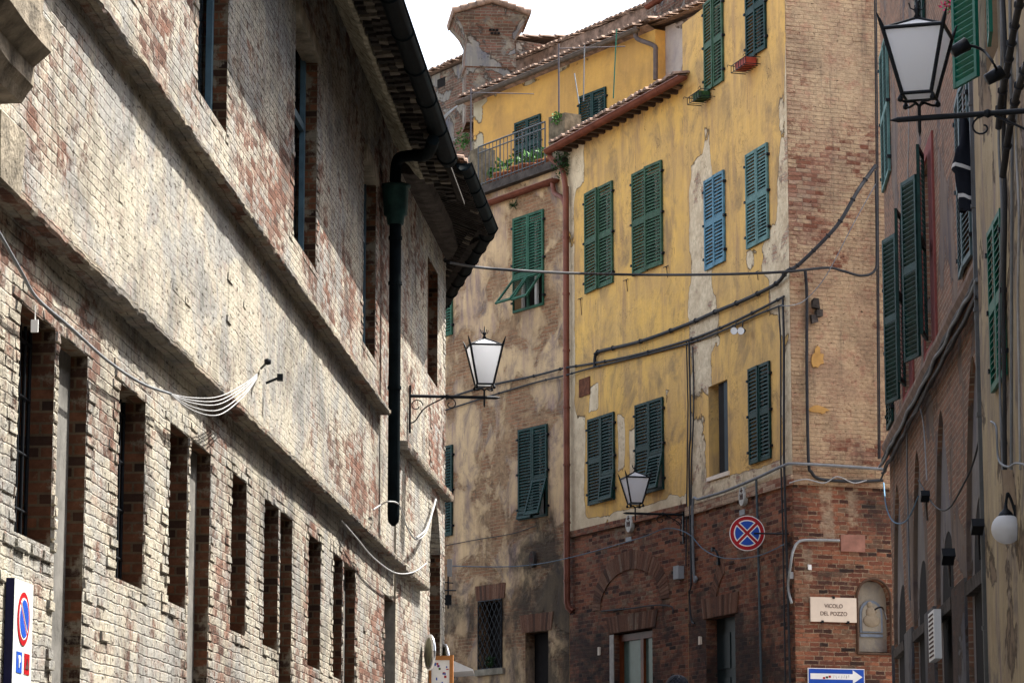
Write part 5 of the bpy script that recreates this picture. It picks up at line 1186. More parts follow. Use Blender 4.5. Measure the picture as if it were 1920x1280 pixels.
# ============================================================ cables and pipes
CB = 'cables fixed along the facades'
def cab(spec, r, mat, label, name='cable', grp=CB, ties=None, sm=True): return wtube(name, [W.P(x, y, o) for W, x, y, o in spec], r, mat, label, 'cable', grp, sm=sm, ties=ties)
cab([(C1, 800, 760, .06), (C1, 900, 727, .06), (C1, 1000, 705, .07), (C1, 1058, 690, .14), (C2, 1095, 684, .05), (C2, 1180, 668, .05), (C2, 1283, 640, .05), (C3, 1350, 615, .05), (C3, 1420, 582, .05), (C3, 1470, 556, .05)], .022, MT['cable'], 'upper bundle of cables running the width of the tan and yellow walls', ties=5)
cab([(C1, 800, 780, .05), (C1, 900, 748, .05), (C1, 1000, 718, .05), (C1, 1058, 704, .14), (C2, 1100, 692, .05), (C2, 1180, 672, .05), (C2, 1283, 646, .05), (C3, 1350, 622, .05), (C3, 1420, 590, .05), (C3, 1466, 572, .05)], .017, MT['cable'], 'lower bundle of cables just below it on the tan and yellow walls', ties=6)
cab([(C2, 1115, 688, .05), (C2, 1117, 664, .05), (C2, 1130, 657, .05), (C2, 1200, 640, .06), (C2, 1283, 610, .06), (C3, 1340, 585, .06), (C3, 1400, 560, .06), (C3, 1455, 532, .06), (C3, 1476, 508, .07), (C4, 1495, 498, .15), (C4, 1540, 455, .3), (C4, 1575, 415, .35), (C4, 1610, 355, .3), (C4, 1642, 310, .2)], .032, MT['cable'], 'thick black cable climbing from the yellow wall to the upper right corner', ties=4)
cab([(L2, 834, 486, .1), (L2, 842, 492, .25), (C1, 905, 502, 7.5), (C2, 1000, 509, 5.0), (C2, 1100, 513, 3.0), (C2, 1200, 515, 1.6), (C3, 1300, 515, 1.0), (C3, 1400, 513, .6), (C4, 1480, 509, .25), (C4, 1550, 502, .25), (C4, 1580, 508, .25), (C4, 1615, 517, .3), (C4, 1640, 507, .3), (C4, 1644, 470, .3), (C4, 1642, 320, .25)], .022, MT['cable'], 'taut cable strung across the street from the left eave to the corner house', grp=None)
cab([(C4, 1510, 507, .05), (C4, 1513, 560, .05), (C4, 1513, 700, .05), (C4, 1516, 860, .06), (C4, 1522, 885, .07), (C4, 1540, 898, .08), (C4, 1600, 902, .08), (C4, 1655, 900, .08)], .026, MT['cable'], 'black conduit running down the bare brick face and turning right at the band')
cab([(C3, 1468, 560, .05), (C3, 1470, 640, .05), (C3, 1470, 860, .08), (C3, 1474, 1000, .06), (C3, 1478, 1120, .05), (C3, 1482, 1300, .05)], .020, MT['cable'], 'thick dark conduit down the building corner', sm=False)
cab([(C3, 1460, 572, .04), (C3, 1464, 640, .04), (C3, 1464, 860, .07), (C3, 1468, 1000, .05), (C3, 1473, 1300, .05)], .014, MT['cable'], 'grey conduit beside the thick one at the building corner', sm=False)
cab([(C3, 1304, 1080, .03), (C3, 1306, 1085, .03), (C3, 1301, 1078, .04), (C3, 1299, 945, .06), (C3, 1312, 935, .07), (C3, 1360, 920, .07), (C3, 1418, 896, .07), (C3, 1468, 873, .08), (C4, 1490, 869, .08), (C4, 1570, 873, .08), (C4, 1655, 879, .08)], .024, MT['cable_grey'], 'grey conduit along the brick band around the corner')
cab([(C3, 1418, 898, .06), (C3, 1421, 1000, .04), (C3, 1428, 1300, .04)], .02, simple('blue grey pipe', (.06, .08, .09), .5), 'thin upright pipe behind the no stopping sign', sm=False)
cab([(C3, 1292, 640, .05), (C3, 1295, 800, .04), (C3, 1292, 870, .04), (C3, 1296, 1080, .05), (C3, 1292, 1110, .05), (C3, 1296, 1160, .05), (C3, 1302, 1168, .05)], .016, MT['cable'], 'black cable dropping beside the small lantern')
cab([(C3, 1287, 640, .03), (C3, 1290, 760, .03), (C3, 1286, 1060, .03)], .012, MT['cable'], 'thin cable dropping down the joint of the yellow houses', sm=False)
cab([(C3, 1299, 650, .04), (C3, 1301, 760, .04), (C3, 1296, 900, .04), (C3, 1299, 1075, .04)], .014, MT['cable'], 'second black cable dropping from the junction above the lantern')
cab([(C4, 1574, 1013, .03), (C4, 1530, 1012, .05), (C4, 1500, 1014, .05), (C4, 1488, 1030, .05), (C4, 1482, 1060, .05), (C3, 1478, 1100, .06), (C3, 1484, 1130, .06)], .022, simple('pale grey conduit', (.24, .25, .25), .5), 'curved grey conduit from the marble slab to the corner')
cab([(C1, 836, 1060, .02), (C1, 930, 1062, .05), (C1, 1000, 1058, .08), (C2, 1080, 1042, .4), (C2, 1200, 1008, .6), (C2, 1250, 990, .5), (C3, 1290, 1000, .4), (C3, 1320, 1030, .3), (C3, 1360, 1046, .3), (C3, 1420, 1042, .3), (C3, 1470, 1020, .2)], .009, simple('blue grey wire', (.07, .11, .15), .5), 'thin blue grey wire sagging low across the tan and brick walls', grp=None)
cab([(C1, 836, 862 + 160, .03), (C1, 900, 1010, .03), (C1, 960, 1000, .03), (C1, 1005, 985, .03)], .008, MT['cable'], 'short sagging wire under the lower tan wall shutters', grp=None)
cab([(C4, 1480, 905, .03), (C4, 1510, 898, .1), (C4, 1545, 905, .1), (C4, 1570, 893, .1), (C4, 1600, 905, .1), (C4, 1625, 900, .1)], .010, MT['cable_white'], 'loose white wire looping across the brick band')
cab([(C3, 1462, 572, .05), (C3, 1480, 573, .2), (C4, 1510, 562, .3), (C4, 1550, 515, .5), (C4, 1600, 420, .6), (C4, 1642, 345, .6)], .007, MT['cable_grey'], 'thin grey wire rising across the bare brick face', grp=None)
cab([(C2, 1128, 1030 + 115, .02), (C2, 1180, 1140, .03), (C2, 1225, 1134, .04), (C2, 1258, 1136, .03), (C2, 1262, 1150, .03)], .012, MT['cable'], 'cable following the flat brick arch above the wooden door')
for k, (o, x_) in enumerate(((.05, 1643), (.08, 1646))): cab([(C4, x_ - 3, 0, o), (C4, x_, 300, o), (C4, x_ + 2, 600, o), (C4, x_ + 4, 860, o)], .012, MT['cable'], ('left' if k == 0 else 'right') + ' one of two thin cables at the far edge of the bare brick face', sm=False)
# left building wires
cab([(L, -30, 395, .10), (L, 0, 440, .12), (L, 40, 510, .12), (L, 70, 560, .10), (L, 130, 612, .08), (L, 200, 675, .08), (L, 265, 718, .08), (L, 320, 738, .10)], .010, MT['cable_grey'], 'long wire sagging down the left brick wall', grp=None)
for k, (dy, sag) in enumerate(((0, 6), (12, 14), (22, 22), (30, 34), (34, 44))):
    cab([(L, 318, 738, .10), (L, 360, 742 + sag * .6, .14), (L, 410, 738 + sag * .9, .16), (L, 455, 718 + sag * .6, .14), (L, 482, 700 + sag * .2, .12)], .0045, MT['cable_white'], ('topmost', 'second from top', 'middle', 'second lowest', 'lowest')[k] + ' of five white wires fanned out on the left wall', grp='white wires fanned out on the left wall')
mb = MB(); q = L.P(502, 678, .12); q0 = L.P(490, 690, .01); mb.tube([Vector((0, 0, 0)), q - q0], .012, 6); mb.lathe([(0, -.03), (.03, -.02), (.03, .02), (0, .03)], 8, M=Matrix.Translation(q - q0)); mb.build('wire_hook', MT['iron'], None, Matrix.Translation(q0), label='iron hook holding the fan of white wires on the left wall', cat='hook')
mb = MB(); q0 = L.P(498, 760, .01); mb.tube([(0, 0, 0), (.12, -.01, .05)], .012, 6); mb.box(.1, .15, -.03, .03, .02, .08); mb.build('wire_hook', MT['iron'], None, Matrix.Translation(q0 + Vector((0, 0, .2))), label='small iron wall pin just below the fan of white wires', cat='hook')
cab([(L, 640, 975, .06), (L, 670, 1010, .10), (L, 700, 1045, .12), (L, 740, 1073, .14), (L2, 775, 1072, .14), (L2, 800, 1055, .08)], .009, MT['cable_white'], 'pale wire sagging past the lower string course near the down pipe', grp=None)
cab([(L, 700, 955, .05), (L, 716, 945, .1), (L, 728, 940, .25), (L2, 748, 946, .25), (L2, 762, 985, .2), (L2, 780, 1010, .15), (L2, 800, 995, .12), (L2, 817, 938, .06)], .010, MT['cable_white'], 'pale wire looping around the foot of the dark down pipe', grp=None)
cab([(L2, 781, 1008, .16), (L2, 800, 990, .13), (L2, 812, 955, .10), (L2, 817, 936, .06)], .014, MT['cable_white'], 'thick pale wire rising to the tip of the far pointed arch', grp=None)
mb = MB(); q0 = L.P(66, 572, .10); q1 = L.P(66, 600, .10); mb.tube([(0, 0, 0), q1 - q0], .004, 4); mb.box(-.02, .02, -.008, .008, q1.z - q0.z - .07, q1.z - q0.z); mb.build('hanging_tag', MT['white'], None, Matrix.Translation(q0), label='small white tag hanging from the wire on the left wall', cat='tag')
# cables along the ledge of the right building
for k in range(6):
    pts = []; zz_ = ZP - .16 - .055 * k
    for i in range(22): pts.append(RW.W(RW.len * i / 21, -.07 - .03 * (k % 3) - rng.uniform(0, .02), zz_ + rng.uniform(-.025, .02)))
    wtube('cable', pts, (.03, .022, .02, .026, .016, .014)[k], MT['cable_grey'] if k in (2,) else MT['cable'], ('topmost', 'second', 'third', 'fourth', 'fifth', 'lowest')[k] + ' cable of the bundle under the right building ledge', 'cable', 'cables bundled under the right building ledge')
def rc(spec, r, mat, label, grp='wires hanging on the right building'): return wtube('cable', [W.P(x, y, o) for W, x, y, o in spec], r, mat, label, 'cable', grp)
rc([(RW, 1657, 905, .05), (RW, 1662, 950, .1), (RW, 1676, 978, .1), (RW, 1700, 975, .12), (RW, 1722, 930, .08)], .010, simple('blue wire', (.06, .14, .22), .5), 'blue wire sagging at the far end of the right building')
rc([(RW, 1722, 900, .05), (RW, 1750, 945, .1), (RW, 1775, 955, .1), (RW, 1800, 920, .1), (RW, 1830, 850, .08), (RW, 1852, 720, .06)], .010, MT['cable'], 'dark wire sagging between the arches of the right building')
rc([(RW, 1700, 770, .06), (RW, 1701, 900, .05), (RW, 1703, 1000, .05), (RW, 1706, 1125, .05)], .012, MT['cable_grey'], 'upright grey wire beside the second arch on the right')
rc([(RW, 1724, 760, .06), (RW, 1732, 800, .05), (RW, 1738, 900, .05)], .009, MT['cable_white'], 'short pale wire hanging from the cable bundle on the right')
rc([(RW, 1703, 160, .05), (RW, 1704, 240, .05), (RW, 1702, 340, .05)], .008, MT['cable_white'], 'thin white wire beside the dark shutters on the right')
# tangle on the near right wall
for k, (x_, r__, m_) in enumerate(((1876, .012, 'cable_grey'), (1884, .02, 'cable'), (1895, .014, 'cable_grey'), (1908, .011, 'cable_white'))):
    pts = [RN.P(x_ + rng.uniform(-3, 3) + (y - 400) * .004, y, .05 + .02 * (k % 2)) for y in (-20, 120, 260, 400, 560, 720, 880)]
    wtube('cable', pts, r__, MT[m_], ('leftmost thin grey', 'thick black', 'right-hand grey', 'rightmost pale')[k] + ' cable running down the near cream wall', 'cable', 'cables on the near cream wall')
wtube('cable', [RN.P(x, y, .12) for x, y in ((1915, -10), (1900, 60), (1890, 120), (1878, 180), (1872, 240))], .03, MT['cable'], 'thick black cable crossing the near cream wall at the top right', 'cable', 'cables on the near cream wall', ties=3)
wtube('cable', [RN.P(x, y, .12) for x, y in ((1925, 120), (1908, 170), (1893, 240), (1880, 330))], .03, MT['cable'], 'second thick black cable curving down the near cream wall', 'cable', 'cables on the near cream wall', ties=3)
wtube('cable', [RN.P(x, y, .1) for x, y in ((1858, 790), (1868, 802), (1872, 860), (1890, 875), (1905, 868), (1925, 872))], .010, MT['cable_grey'], 'grey wire looping above the globe lamp', 'cable', 'cables on the near cream wall')
# ============================================================ fittings
def fbox(name, W, px, py, sx, sy, sz, mat, label, cat, off=0):
    x, z = W.px(px, py); M = W.M @ Matrix.Translation((x, -off, z)); r_ = empty(name, M, label, cat)
    mb = MB(); mb.box(-sx / 2, sx / 2, -sy, 0, -sz / 2, sz / 2, j=.002); mb.build('case', mat, r_, M); mb = MB(); mb.box(-sx / 2 - .006, sx / 2 + .006, -sy - .012, -sy, -sz / 2 - .004, sz / 2 + .006); mb.build('lid', mat, r_, M); return r_
fbox('junction_box', C2, 1278, 1073, .20, .10, .22, MT['plastic'], 'grey junction box on the brick wall under the small lantern bracket', 'junction box')
fbox('junction_box', C3, 1487, 1078, .06, .06, .11, MT['plastic'], 'small grey junction box on the building corner conduit', 'junction box')
fbox('entry_phone', C3, 1315, 1200, .07, .03, .13, MT['plaque'], 'small pale door bell plate left of the dark door', 'bell plate')
fbox('entry_phone', C2, 1125, 1220, .07, .02, .14, MT['plaque'], 'little pale house number tile left of the wooden door', 'bell plate')
for k, px in enumerate((1378, 1391)):
    q = C3.P(px, 620, .18); M = Matrix.Translation(q); r_ = empty('flood_light', M, ('left' if k == 0 else 'right') + ' one of the two small white flood lights under the cables', 'flood light', 'pair of small flood lights')
    K = M @ Matrix.Rotation(R(70), 4, 'Y') @ Matrix.Rotation(R(40), 4, 'X')
    mb = MB(); mb.lathe([(0, -.10), (.035, -.10), (.05, -.02), (.065, .04), (.062, .05)], 14, M=M @ Matrix.Rotation(R(100), 4, 'X') @ Matrix.Rotation(R(-25), 4, 'Y')); mb.build('lamp_body', MT['iron'], r_)
    mb = MB(); mb.lathe([(0, .045), (.062, .046)], 14, M=M @ Matrix.Rotation(R(100), 4, 'X') @ Matrix.Rotation(R(-25), 4, 'Y')); mb.build('lens', MT['white'], r_)
    mb = MB(); mb.tube([q, q + Vector((.02, .02, .12)), C3.P(px + 2, 600, .02)], .010, 5); mb.build('arm', MT['iron'], r_)
# fittings on the right building
def spot(W, px, py, off, label, s=1.0):
    q = W.P(px, py, off); b_ = W.P(px + 3, py, .01); M = Matrix.Translation(q); r_ = empty('spot_light', M, label, 'spot light', 'black spot lights on the right building')
    mb = MB(); K = M @ Matrix.Rotation(R(-35), 4, 'X'); mb.box(-.12 * s, .12 * s, -.16 * s, .12 * s, -.08 * s, .08 * s, M=K); mb.box(-.13 * s, .13 * s, -.19 * s, -.16 * s, -.10 * s, .10 * s, M=K); mb.build('housing', MT['iron'], r_)
    mb = MB(); mb.tube([q, Vector((b_.x, b_.y, q.z - .1)), Vector((b_.x, b_.y, q.z + .25))], .012, 5); mb.build('arm', MT['iron'], r_)
spot(RW, 1832, 990, .22, 'black spot light below the nearest arch on the right', .45)
spot(RW, 1777, 1046, .22, 'black spot light below the second nearest arch on the right', .52)
spot(RW, 1734, 932, .15, 'small black spot light hanging from a wire between the arches', .4)
# gooseneck lamp over the shrine, on the right building corner
q = [RW.P(1662, 1160, .02), RW.P(1655, 1140, .2), RW.P(1648, 1138, .4), RW.P(1641, 1142, .5)]
wtube('gooseneck_lamp', q, [.012] * 19, MT['iron'], 'thin black gooseneck lamp reaching in front of the shrine', 'wall lamp')
# ceiling of wires: speaker fixture on the near wall
q = RN.P(1868, 95, .35); M = Matrix.Translation(q); r_ = empty('camera_light', M, 'dark twin spot fixture beside the bright green shutters', 'spot light')
mb = MB(); K = M @ Matrix.Translation((-.28, 0, .02)); mb.lathe([(0, -.07), (.045, -.07), (.055, .07), (0, .07)], 10, M=K @ Matrix.Rotation(R(60), 4, 'Y')); mb.build('housing', MT['iron'], r_); mb = MB(); mb.lathe([(0, -.07), (.045, -.07), (.055, .07), (0, .07)], 10, M=M @ Matrix.Translation((-.02, 0, -.2)) @ Matrix.Rotation(R(60), 4, 'Y')); mb.build('housing', MT['iron'], r_)
mb = MB(); mb.tube(smoothpts([q + Vector((-.25, 0, .05)), q + Vector((-.1, 0, 0)), q + Vector((0, 0, -.15)), RN.P(1872, 150, .02)], 5), .012, 5); mb.build('arm', MT['iron'], r_)
# clothes line with dark garment
gy = RN.P(1880, 60, .3).y
a1, a2 = RW.P(1838, 60, .10), RW.P(1838, 230, .35)
GC = at(1808, 300, 27.5); M = Matrix.Translation(GC); r_ = empty('hanging_garment', M, 'black garment with white stripes drying on a line under the lantern arm', 'garment')
mb = MB(); zz0 = at(1808, 395, 27.5).z - GC.z; zz1 = at(1808, 215, 27.5).z - GC.z; n = 26; m_ = 14; vs = []
for i in range(n + 1):
    t = i / n; z_ = zz1 + (zz0 - zz1) * t; wd = .03 + .065 * min(1, t * 1.8) * (1 - .45 * t) + (.03 if .38 < t < .6 else 0); 
    for k in range(m_):
        an = 2 * math.pi * k / m_; rr = 1 + .25 * math.sin(3 * an + t * 5) + .12 * math.sin(7 * an + t * 9)
        vs.append((wd * rr * math.cos(an) + .015 * math.sin(t * 8), wd * .8 * rr * math.sin(an), z_ + .02 * math.sin(2 * an)))
fs = [(i * m_ + k, i * m_ + (k + 1) % m_, (i + 1) * m_ + (k + 1) % m_, (i + 1) * m_ + k) for i in range(n) for k in range(m_)]
mb.add(vs, fs, smooth=True); mb.add(vs[-m_:], [tuple(range(m_))])
for f_, mi_ in [(i, 1) for i in range(len(mb.mi)) if (i // m_) in (14, 22)]: mb.mi[f_] = mi_
mb.build('cloth', [MT['cloth'], MT['clothw']], r_, M)
tp = GC + Vector((0, 0, zz1)); wtube('clothes_line', [at(1838, 40, 27.0), tp + Vector((.02, 0, .3)), tp + Vector((0, 0, .0))], .006, MT['cable_white'], 'pale clothes line running up beside the bright green shutters', 'clothes line')
# window baskets of the corner house
for k, (px, py, lab, full) in enumerate(((1328, 190, 'empty wire flower basket under the top left shutters of the corner house', 0), (1412, 130, 'wire basket holding a red planter under the top shutters', 1))):
    x, z = C3.px(px, py); M = C3.M @ Matrix.Translation((x, 0, z)); r_ = empty('flower_basket', M, lab, 'flower basket', 'wire flower baskets')
    mb = MB(); W_, D_, H2 = .34, .26, .12
    for zz_ in (0, H2): mb.tube([(-W_, 0, zz_), (-W_, -D_, zz_), (W_, -D_, zz_), (W_, 0, zz_)], .008, 4)
    for i in range(7): xx = -W_ + 2 * W_ * i / 6; mb.tube([(xx, -D_, 0), (xx, -D_, H2)], .006, 4); mb.tube([(xx, 0, 0), (xx, -D_, 0)], .006, 4)
    for sx in (-1, 1): mb.tube(smoothpts([(sx * W_, -D_, H2), (sx * (W_ + .06), -D_ - .04, H2 + .03), (sx * (W_ + .02), -D_ - .06, H2 - .02)], 4), .006, 4)
    mb.build('wire_basket', MT['iron'], r_, M)
    mb = MB(); cc_ = .9 if full else .6
    mb.extr([(-D_ * .15, .01), (-D_ * .85, .01), (-D_ * .92, .14), (-D_ * .08, .14)], -W_ * .75 * cc_, W_ * .75 * cc_); mb.build('planter', MT['redpot'] if full else MT['leafd'], r_, M)

# ============================================================ plants
def leafclump(mb, c, rad, n, size=.05, mi=0, zs=1.0, droop=0):
    for _ in range(n):
        d = Vector((rng.gauss(0, 1), rng.gauss(0, 1), rng.gauss(0, 1))).normalized() * rad * rng.random() ** .5; d.z *= zs
        p = Vector(c) + d; a_ = Vector((rng.uniform(-1, 1), rng.uniform(-1, 1), rng.uniform(-1, 1))).normalized(); b_ = a_.cross(Vector((rng.uniform(-1, 1), rng.uniform(-1, 1), rng.uniform(-1, 1)))).normalized(); s_ = size * rng.uniform(.6, 1.3)
        mb.add([p - a_ * s_, p - b_ * s_ * .45, p + a_ * s_, p + b_ * s_ * .45], [(0, 1, 2, 3)], mi)
poss = [(C1.x(905 + i * 15.5, 300, .0)) for i in range(8)]
labs = ['leftmost leafy potted plant behind the terrace railing', 'second potted plant from the left on the terrace', 'third potted plant from the left on the terrace', 'fourth potted plant from the left on the terrace', 'fifth potted plant from the left on the terrace', 'sixth potted plant from the left on the terrace', 'seventh potted plant from the left on the terrace', 'rightmost potted plant on the terrace beside the pier']
for i, x in enumerate(poss):
    M = C1.M @ Matrix.Translation((x, .22, zr0 - .02)); r_ = empty('potted_plant', M, labs[i], 'potted plant', 'potted plants along the terrace railing')
    mb = MB(); s_ = rng.uniform(.85, 1.15); mb.lathe([(0, 0), (.08 * s_, 0), (.12 * s_, .22 * s_), (.135 * s_, .22 * s_), (.135 * s_, .25 * s_), (.11 * s_, .25 * s_), (0, .22 * s_)], 12); mb.build('pot', MT['pot'], r_, M)
    mb = MB(); leafclump(mb, (0, 0, .40 * s_), .13 * s_, 26, .07)
    for _ in range(5): mb.tube([(0, 0, .2), (rng.uniform(-.1, .1), rng.uniform(-.1, .1), .45)], .006, 4)
    mb.build('foliage', MT['leaf'], r_, M)
q = C2.P(1052, 300, .15)
mb = MB(); leafclump(mb, (0, 0, -.05), .20, 300, .035, zs=1.7); leafclump(mb, (.05, 0, .3), .12, 80, .035); mb.build('ivy_clump', MT['leafd'], None, Matrix.Translation(q), label='dark ivy clump growing where the two copper gutters meet', cat='plant')
q = C1.P(963, 385, .05)
mb = MB()
for _ in range(70):
    an = rng.uniform(0, 6.28); e_ = Vector((.11 * math.cos(an), .05 * math.sin(an) - .04, rng.uniform(-.12, .14))); mb.tube([(0, 0, -.02), e_ * .6, e_], [.005, .004, .001], 3)
mb.build('wall_weed', MT['leafd'], None, Matrix.Translation(q), label='tuft of weed growing from the tan wall above the upper shutters', cat='plant')
q = C1.P(1046, 222, .0)
mb = MB(); leafclump(mb, (0, 0, 0), .14, 110, .035); mb.build('wall_weed', MT['leaf'], None, Matrix.Translation(q), label='small green plant on the terrace end pier', cat='plant')
q = BH.P(872, 262, .1)
mb = MB(); leafclump(mb, (0, 0, 0), .28, 160, .05, zs=1.2); mb.build('wall_weed', MT['leaf'], None, Matrix.Translation(q), label='pale green shrub against the old wall left of the terrace', cat='plant')
q = at(1786, 6, 27.0)
mb = MB(); leafclump(mb, (0, 0, 0), .11, 90, .02); mb.build('leaves', MT['leaf'], None, Matrix.Translation(q))
fl = bpy.data.objects['leaves']; fl.name = 'flowering_plant'; WM['flowering_plant'] = WM['leaves']; tag(fl, 'pink flowering plant spilling down at the top right', 'plant')
mb = MB(); leafclump(mb, (-.02, -.03, .02), .12, 60, .024); mb.build('petals', MT['flower'], fl, Matrix.Translation(q))
q = C1.P(920, 1240, .06); mb = MB(); leafclump(mb, (0, 0, 0), .13, 90, .035); mb.build('window_plant', MT['leafd'], None, Matrix.Translation(q), label='small green plant behind the diamond grille of the low window', cat='plant')
# poles and drying rods on the terrace
for k, (px, y0, y1, lab) in enumerate(((883, 290, 165, 'upright iron pole at the left end of the terrace'), (1048, 225, 82, 'upright iron pole above the terrace end pier'))):
    W_ = C1; p0_ = W_.P(px, y0, -.2); zt_ = W_.z(px, y1, -.2); mb = MB(); mb.tube([(0, 0, 0), (0, 0, zt_ - p0_.z)], .018, 6); mb.tube([(0, 0, zt_ - p0_.z - .1), (1.3, -.5 + .2, zt_ - p0_.z - .16 + (.02 if k else -.05))], .010, 5)
    mb.build('iron_pole', simple('weathered pole iron', (.09, .08, .085), .6, .3), None, Matrix.Translation(p0_), label=lab, cat='pole', group='drying poles on the terrace')
for k, (x0_, y0, x1_, y1, m_, lab) in enumerate(((1156, 55, 1150, 185, 'brightgreen', 'thin green rod standing on the yellow house roof'), (1096, 85, 1094, 190, 'cable_grey', 'thin grey aerial rod above the yellow house roof'), (1077, 138, 1086, 195, 'cable_grey', 'leaning thin aerial rod on the yellow house roof'))):
    p0_ = C2.P(x1_, y1, -1.0); p1_ = C2.P(x0_, y0, -1.0); wtube('aerial_rod', [p0_, p1_], .012, MT[m_], lab, 'aerial', 'thin rods above the roofs')
for k in range(4):
    wtube('cable', [BH.P(812, 240 + k * 4, .3), BH.P(835, 215 + k * 2, .3), BH.P(862, 195, .3)], .010, MT['cable_white'], ('top', 'upper middle', 'lower middle', 'bottom')[k] + ' pale wire of the bunch left of the terrace', 'cable', 'pale wires at the old wall')

# ============================================================ bottom left: shop signs, awning, phone antenna
def ringsign(px, py, dist, rx, lab, ang):
    q = at(px, py, dist); M = Matrix.Translation(q) @ Matrix.Rotation(R(ang), 4, 'Z'); r_ = empty('round_shop_sign', M, lab, 'sign', 'round shop signs')
    mb = MB(); disc(mb, .22, -.02, .02); mb.build('disc', simple('sign face', (.20, .20, .13), .5, var=.6, scale=8), r_, M)
    mb = MB(); mb.tube([(.22 * math.cos(2 * math.pi * k / 24), 0, .22 * math.sin(2 * math.pi * k / 24)) for k in range(25)], .03, 8); mb.build('rim', MT['silver'], r_, M)
ringsign(806, 1222, 40.5, .2, 'silver rimmed round shop sign on the left building, nearer one', -74); ringsign(835, 1238, 43.5, .2, 'silver rimmed round shop sign beyond the wooden frame', -78)
q = at(826, 1262, 41.5); M = Matrix.Translation(q) @ Matrix.Rotation(R(-8), 4, 'Z'); r_ = empty('framed_menu', M, 'wood framed board with a colourful picture by the shop signs', 'sign board')
mb = MB(); w_ = .13
for a0 in ((-w_ - .04, -w_, -.28, .26), (w_, w_ + .05, -.28, .26)): mb.box(a0[0], a0[1], -.02, .03, a0[2], a0[3])
mb.box(-w_, w_, -.018, .03, .19, .25); mb.build('frame', simple('orange wood', (.35, .15, .05), .5), r_, M)
mb = MB(); mb.box(-w_, w_, .0, .02, -.28, .19); mb.build('picture', MT['fabric'], r_, M)
mb = MB()
for _ in range(14): x_, z_ = rng.uniform(-.1, .1), rng.uniform(-.15, .13); mb.box(x_, x_ + rng.uniform(.01, .04), -.004, 0, z_, z_ + rng.uniform(.01, .04), rng.choice((0, 1, 2)))
mb.build('picture_marks', [MT['leaf'], MT['red'], MT['bluesign']], r_, M)
q0 = at(846, 1236, 44.0); q1 = at(887, 1254, 44.0)
mb = MB(); v = [(0, 0, 0), tuple(q1 - q0), (q1.x - q0.x, 1.4, q1.z - q0.z), (0, 1.4, .05), (0, 0, -.18), (q1.x - q0.x, 0, q1.z - q0.z - .02), (q1.x - q0.x, 1.4, q1.z - q0.z - .02), (0, 1.4, -.18)]
mb.add(v, [(0, 1, 2, 3), (4, 5, 1, 0), (4, 7, 6, 5), (3, 2, 6, 7), (1, 5, 6, 2)]); mb.build('awning', MT['fabric'], None, Matrix.Translation(q0), label='small white awning at the far end of the left building', cat='awning')
q = at(843, 1065, 44.0); M = Matrix.Translation(q); r_ = empty('wall_aerial', M, 'slim grey aerial box with small arms at the far left corner', 'aerial')
mb = MB(); mb.box(-.035, .035, -.04, .04, -.12, .14, j=.004); mb.build('case', MT['plastic'], r_, M)
mb = MB(); mb.tube([(-.02, 0, -.12), (-.02, 0, -.6)], .012, 5); mb.tube([(-.2, 0, -.2), (.06, 0, -.22)], .01, 5); mb.tube([(-.12, 0, -.33), (.1, 0, -.33)], .012, 5); mb.box(-.09, .03, -.05, .05, -.55, -.4); mb.build('mount', MT['iron'], r_, M)

# ============================================================ person whose head shows at the bottom edge
PD = 19.6; ht = at(1270, 1266, PD); gy_ = gz(PD); Hh_ = ht.z - gy_; print('person height', Hh_)
s_ = Hh_ / 1.74
def skin_body(name, verts, edges, radii, mat, parent, M, lab=None):
    me = bpy.data.meshes.new(name); me.from_pydata(verts, edges, []); o = bpy.data.objects.new(name, me); col.objects.link(o); me.materials.append(mat)
    m1 = o.modifiers.new('skin', 'SKIN'); sv = me.skin_vertices
    if not sv: me.attributes.new('skin', 'FLOAT', 'POINT')
    return o
def person():
    V = []; Ed = []; Rr = []
    def add(p, r, par=None):
        V.append(Vector(p) * s_); Rr.append(r * s_); i = len(V) - 1
        if par is not None: Ed.append((par, i))
        return i
    pel = add((0, 0, .95), .135); wst = add((0, 0, 1.10), .12, pel); chs = add((0, -.01, 1.30), .15, wst); nb = add((0, 0, 1.45), .07, chs); nk = add((0, .01, 1.52), .052, nb)
    h1 = add((0, -.005, 1.60), .085, nk); h2 = add((0, 0, 1.66), .085, h1)
    for sx in (-1, 1):
        sh = add((sx * .17, 0, 1.41), .062, chs); el = add((sx * .22, .02, 1.13), .042, sh); wr = add((sx * .24, -.06, .88), .027, el); pm = add((sx * .24, -.08, .80), .034, wr)
        for f in range(4):
            k1 = add((sx * .24, -.055 - .02 * f, .735 - .004 * abs(f - 1)), .009, pm); k2 = add((sx * .235, -.06 - .02 * f, .70 - .004 * abs(f - 1)), .008, k1)
        t1 = add((sx * .225, -.125, .80), .010, pm); add((sx * .22, -.135, .765), .009, t1)
        hp = add((sx * .09, 0, .88), .095, pel); kn = add((sx * .10, -.02 * sx, .50), .062, hp); an = add((sx * .10, .03 * sx, .09), .04, kn); add((sx * .11, .03 * sx + .02, .03), .04, an); add((sx * .12, .03 * sx + .15, .025), .035, len(V) - 1)
    return V, Ed, Rr
V, Ed, Rr = person(); M = Matrix.Translation((ht.x, PD, gy_))
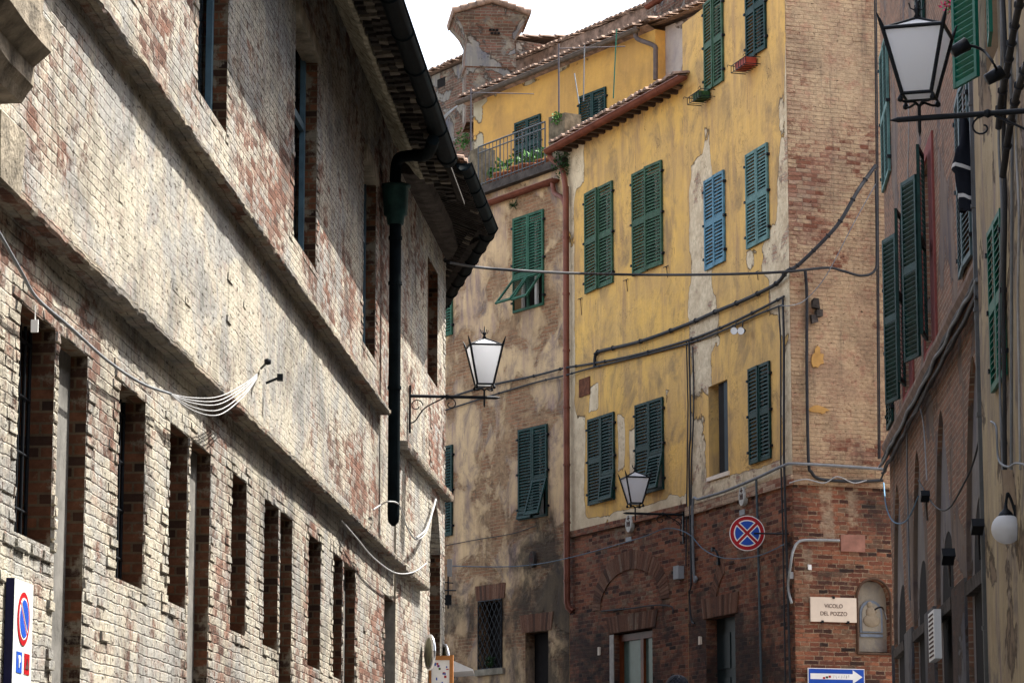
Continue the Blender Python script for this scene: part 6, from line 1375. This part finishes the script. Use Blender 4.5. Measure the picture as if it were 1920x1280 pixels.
# one continuous surface grown from metaball-free tubes: skin modifier evaluated in place
me = bpy.data.meshes.new('person'); me.from_pydata(V, Ed, []); po = bpy.data.objects.new('person', me); col.objects.link(po); place(po, None, M)
tag(po, 'person walking up the street, only dark hair visible at the bottom edge', 'person')
md = po.modifiers.new('skin', 'SKIN')
me = po.data
bm_ok = True
import bmesh
bm = bmesh.new(); bm.from_mesh(me); lay = bm.verts.layers.skin.verify()
for i, v in enumerate(bm.verts): v[lay].radius = (Rr[i], Rr[i]); v[lay].use_root = (i == 0)
bm.to_mesh(me); bm.free()
po.modifiers.new('sub', 'SUBSURF').levels = 1; po.modifiers['sub'].render_levels = 2
me.materials.append(simple('dark blue clothing', (.03, .04, .07), .9))
mb = MB(); hv = Vector((0, .005, 1.655)) * s_
for i in range(900):
    d = Vector((rng.gauss(0, 1), rng.gauss(0, 1), rng.gauss(0, 1) + .5)).normalized()
    if d.z < -.35: continue
    p = hv + Vector((d.x * .088, d.y * .098, d.z * .093)) * s_; tdir = Vector((d.y, -d.x, -.6 + rng.uniform(-.3, .3))).normalized(); mb.tube([p * 1.0, p + tdir * .03, p + tdir * .055 - d * .006], [.004, .004, .001], 3)
mb.lathe([(.094 * s_ * math.sin(math.pi * i / 12), -.094 * s_ * math.cos(math.pi * i / 12)) for i in range(4, 13)], 20, M=Matrix.Translation(hv))
mb.build('hair', simple('dark hair', (.015, .018, .028), .5), po, M)
print('objects', len(bpy.data.objects))

# iron stays and hooks left in the yellow walls
for k, (W, px, py, ln, lab) in enumerate(((C2, 1090, 560, .32, 'leftmost thin T shaped iron pin in the yellow wall'), (C2, 1176, 525, .22, 'T shaped iron pin under the second green shutters'), (C2, 1251, 500, .2, 'T shaped iron pin right of the second green shutters'), (C3, 1421, 510, .14, 'small iron pin under the faded teal shutters'))):
    x, z = W.px(px, py); M = W.M @ Matrix.Translation((x, -.03, z)); mb = MB(); mb.tube([(-.10, 0, 0), (.10, 0, 0)], .008, 5); mb.tube([(.03, 0, 0), (.03, .02, -ln)], .006, 5); mb.tube([(-.03, 0, 0), (-.03, .04, 0)], .008, 5)
    mb.build('wall_pin', MT['iron'], None, M, label=lab, cat='wall pin', group='iron pins in the yellow walls')
x, z = C3.px(1350, 1032); M = C3.M @ Matrix.Translation((x, -.03, z)); mb = MB(); mb.tube(smoothpts([(-.14, -.05, .03), (-.02, -.04, 0), (.04, -.02, -.10), (.02, 0, -.2)], 5), .018, 6); mb.box(-.18, -.10, -.07, -.02, .0, .07); mb.box(-.02, .05, -.03, .03, -.24, -.18); mb.build('wall_hook', MT['iron'], None, M, label='black curved iron hook on the brick left of the no stopping sign', cat='hook')
x, z = C4.px(1517, 1063); mb = MB(); mb.box(-.03, .03, -.02, 0, -.04, .04, j=.004); mb.build('wall_tag', MT['white'], None, C4.M @ Matrix.Translation((x, -.01, z)), label='tiny white tag on the dark red brick above the street name plaque', cat='tag')
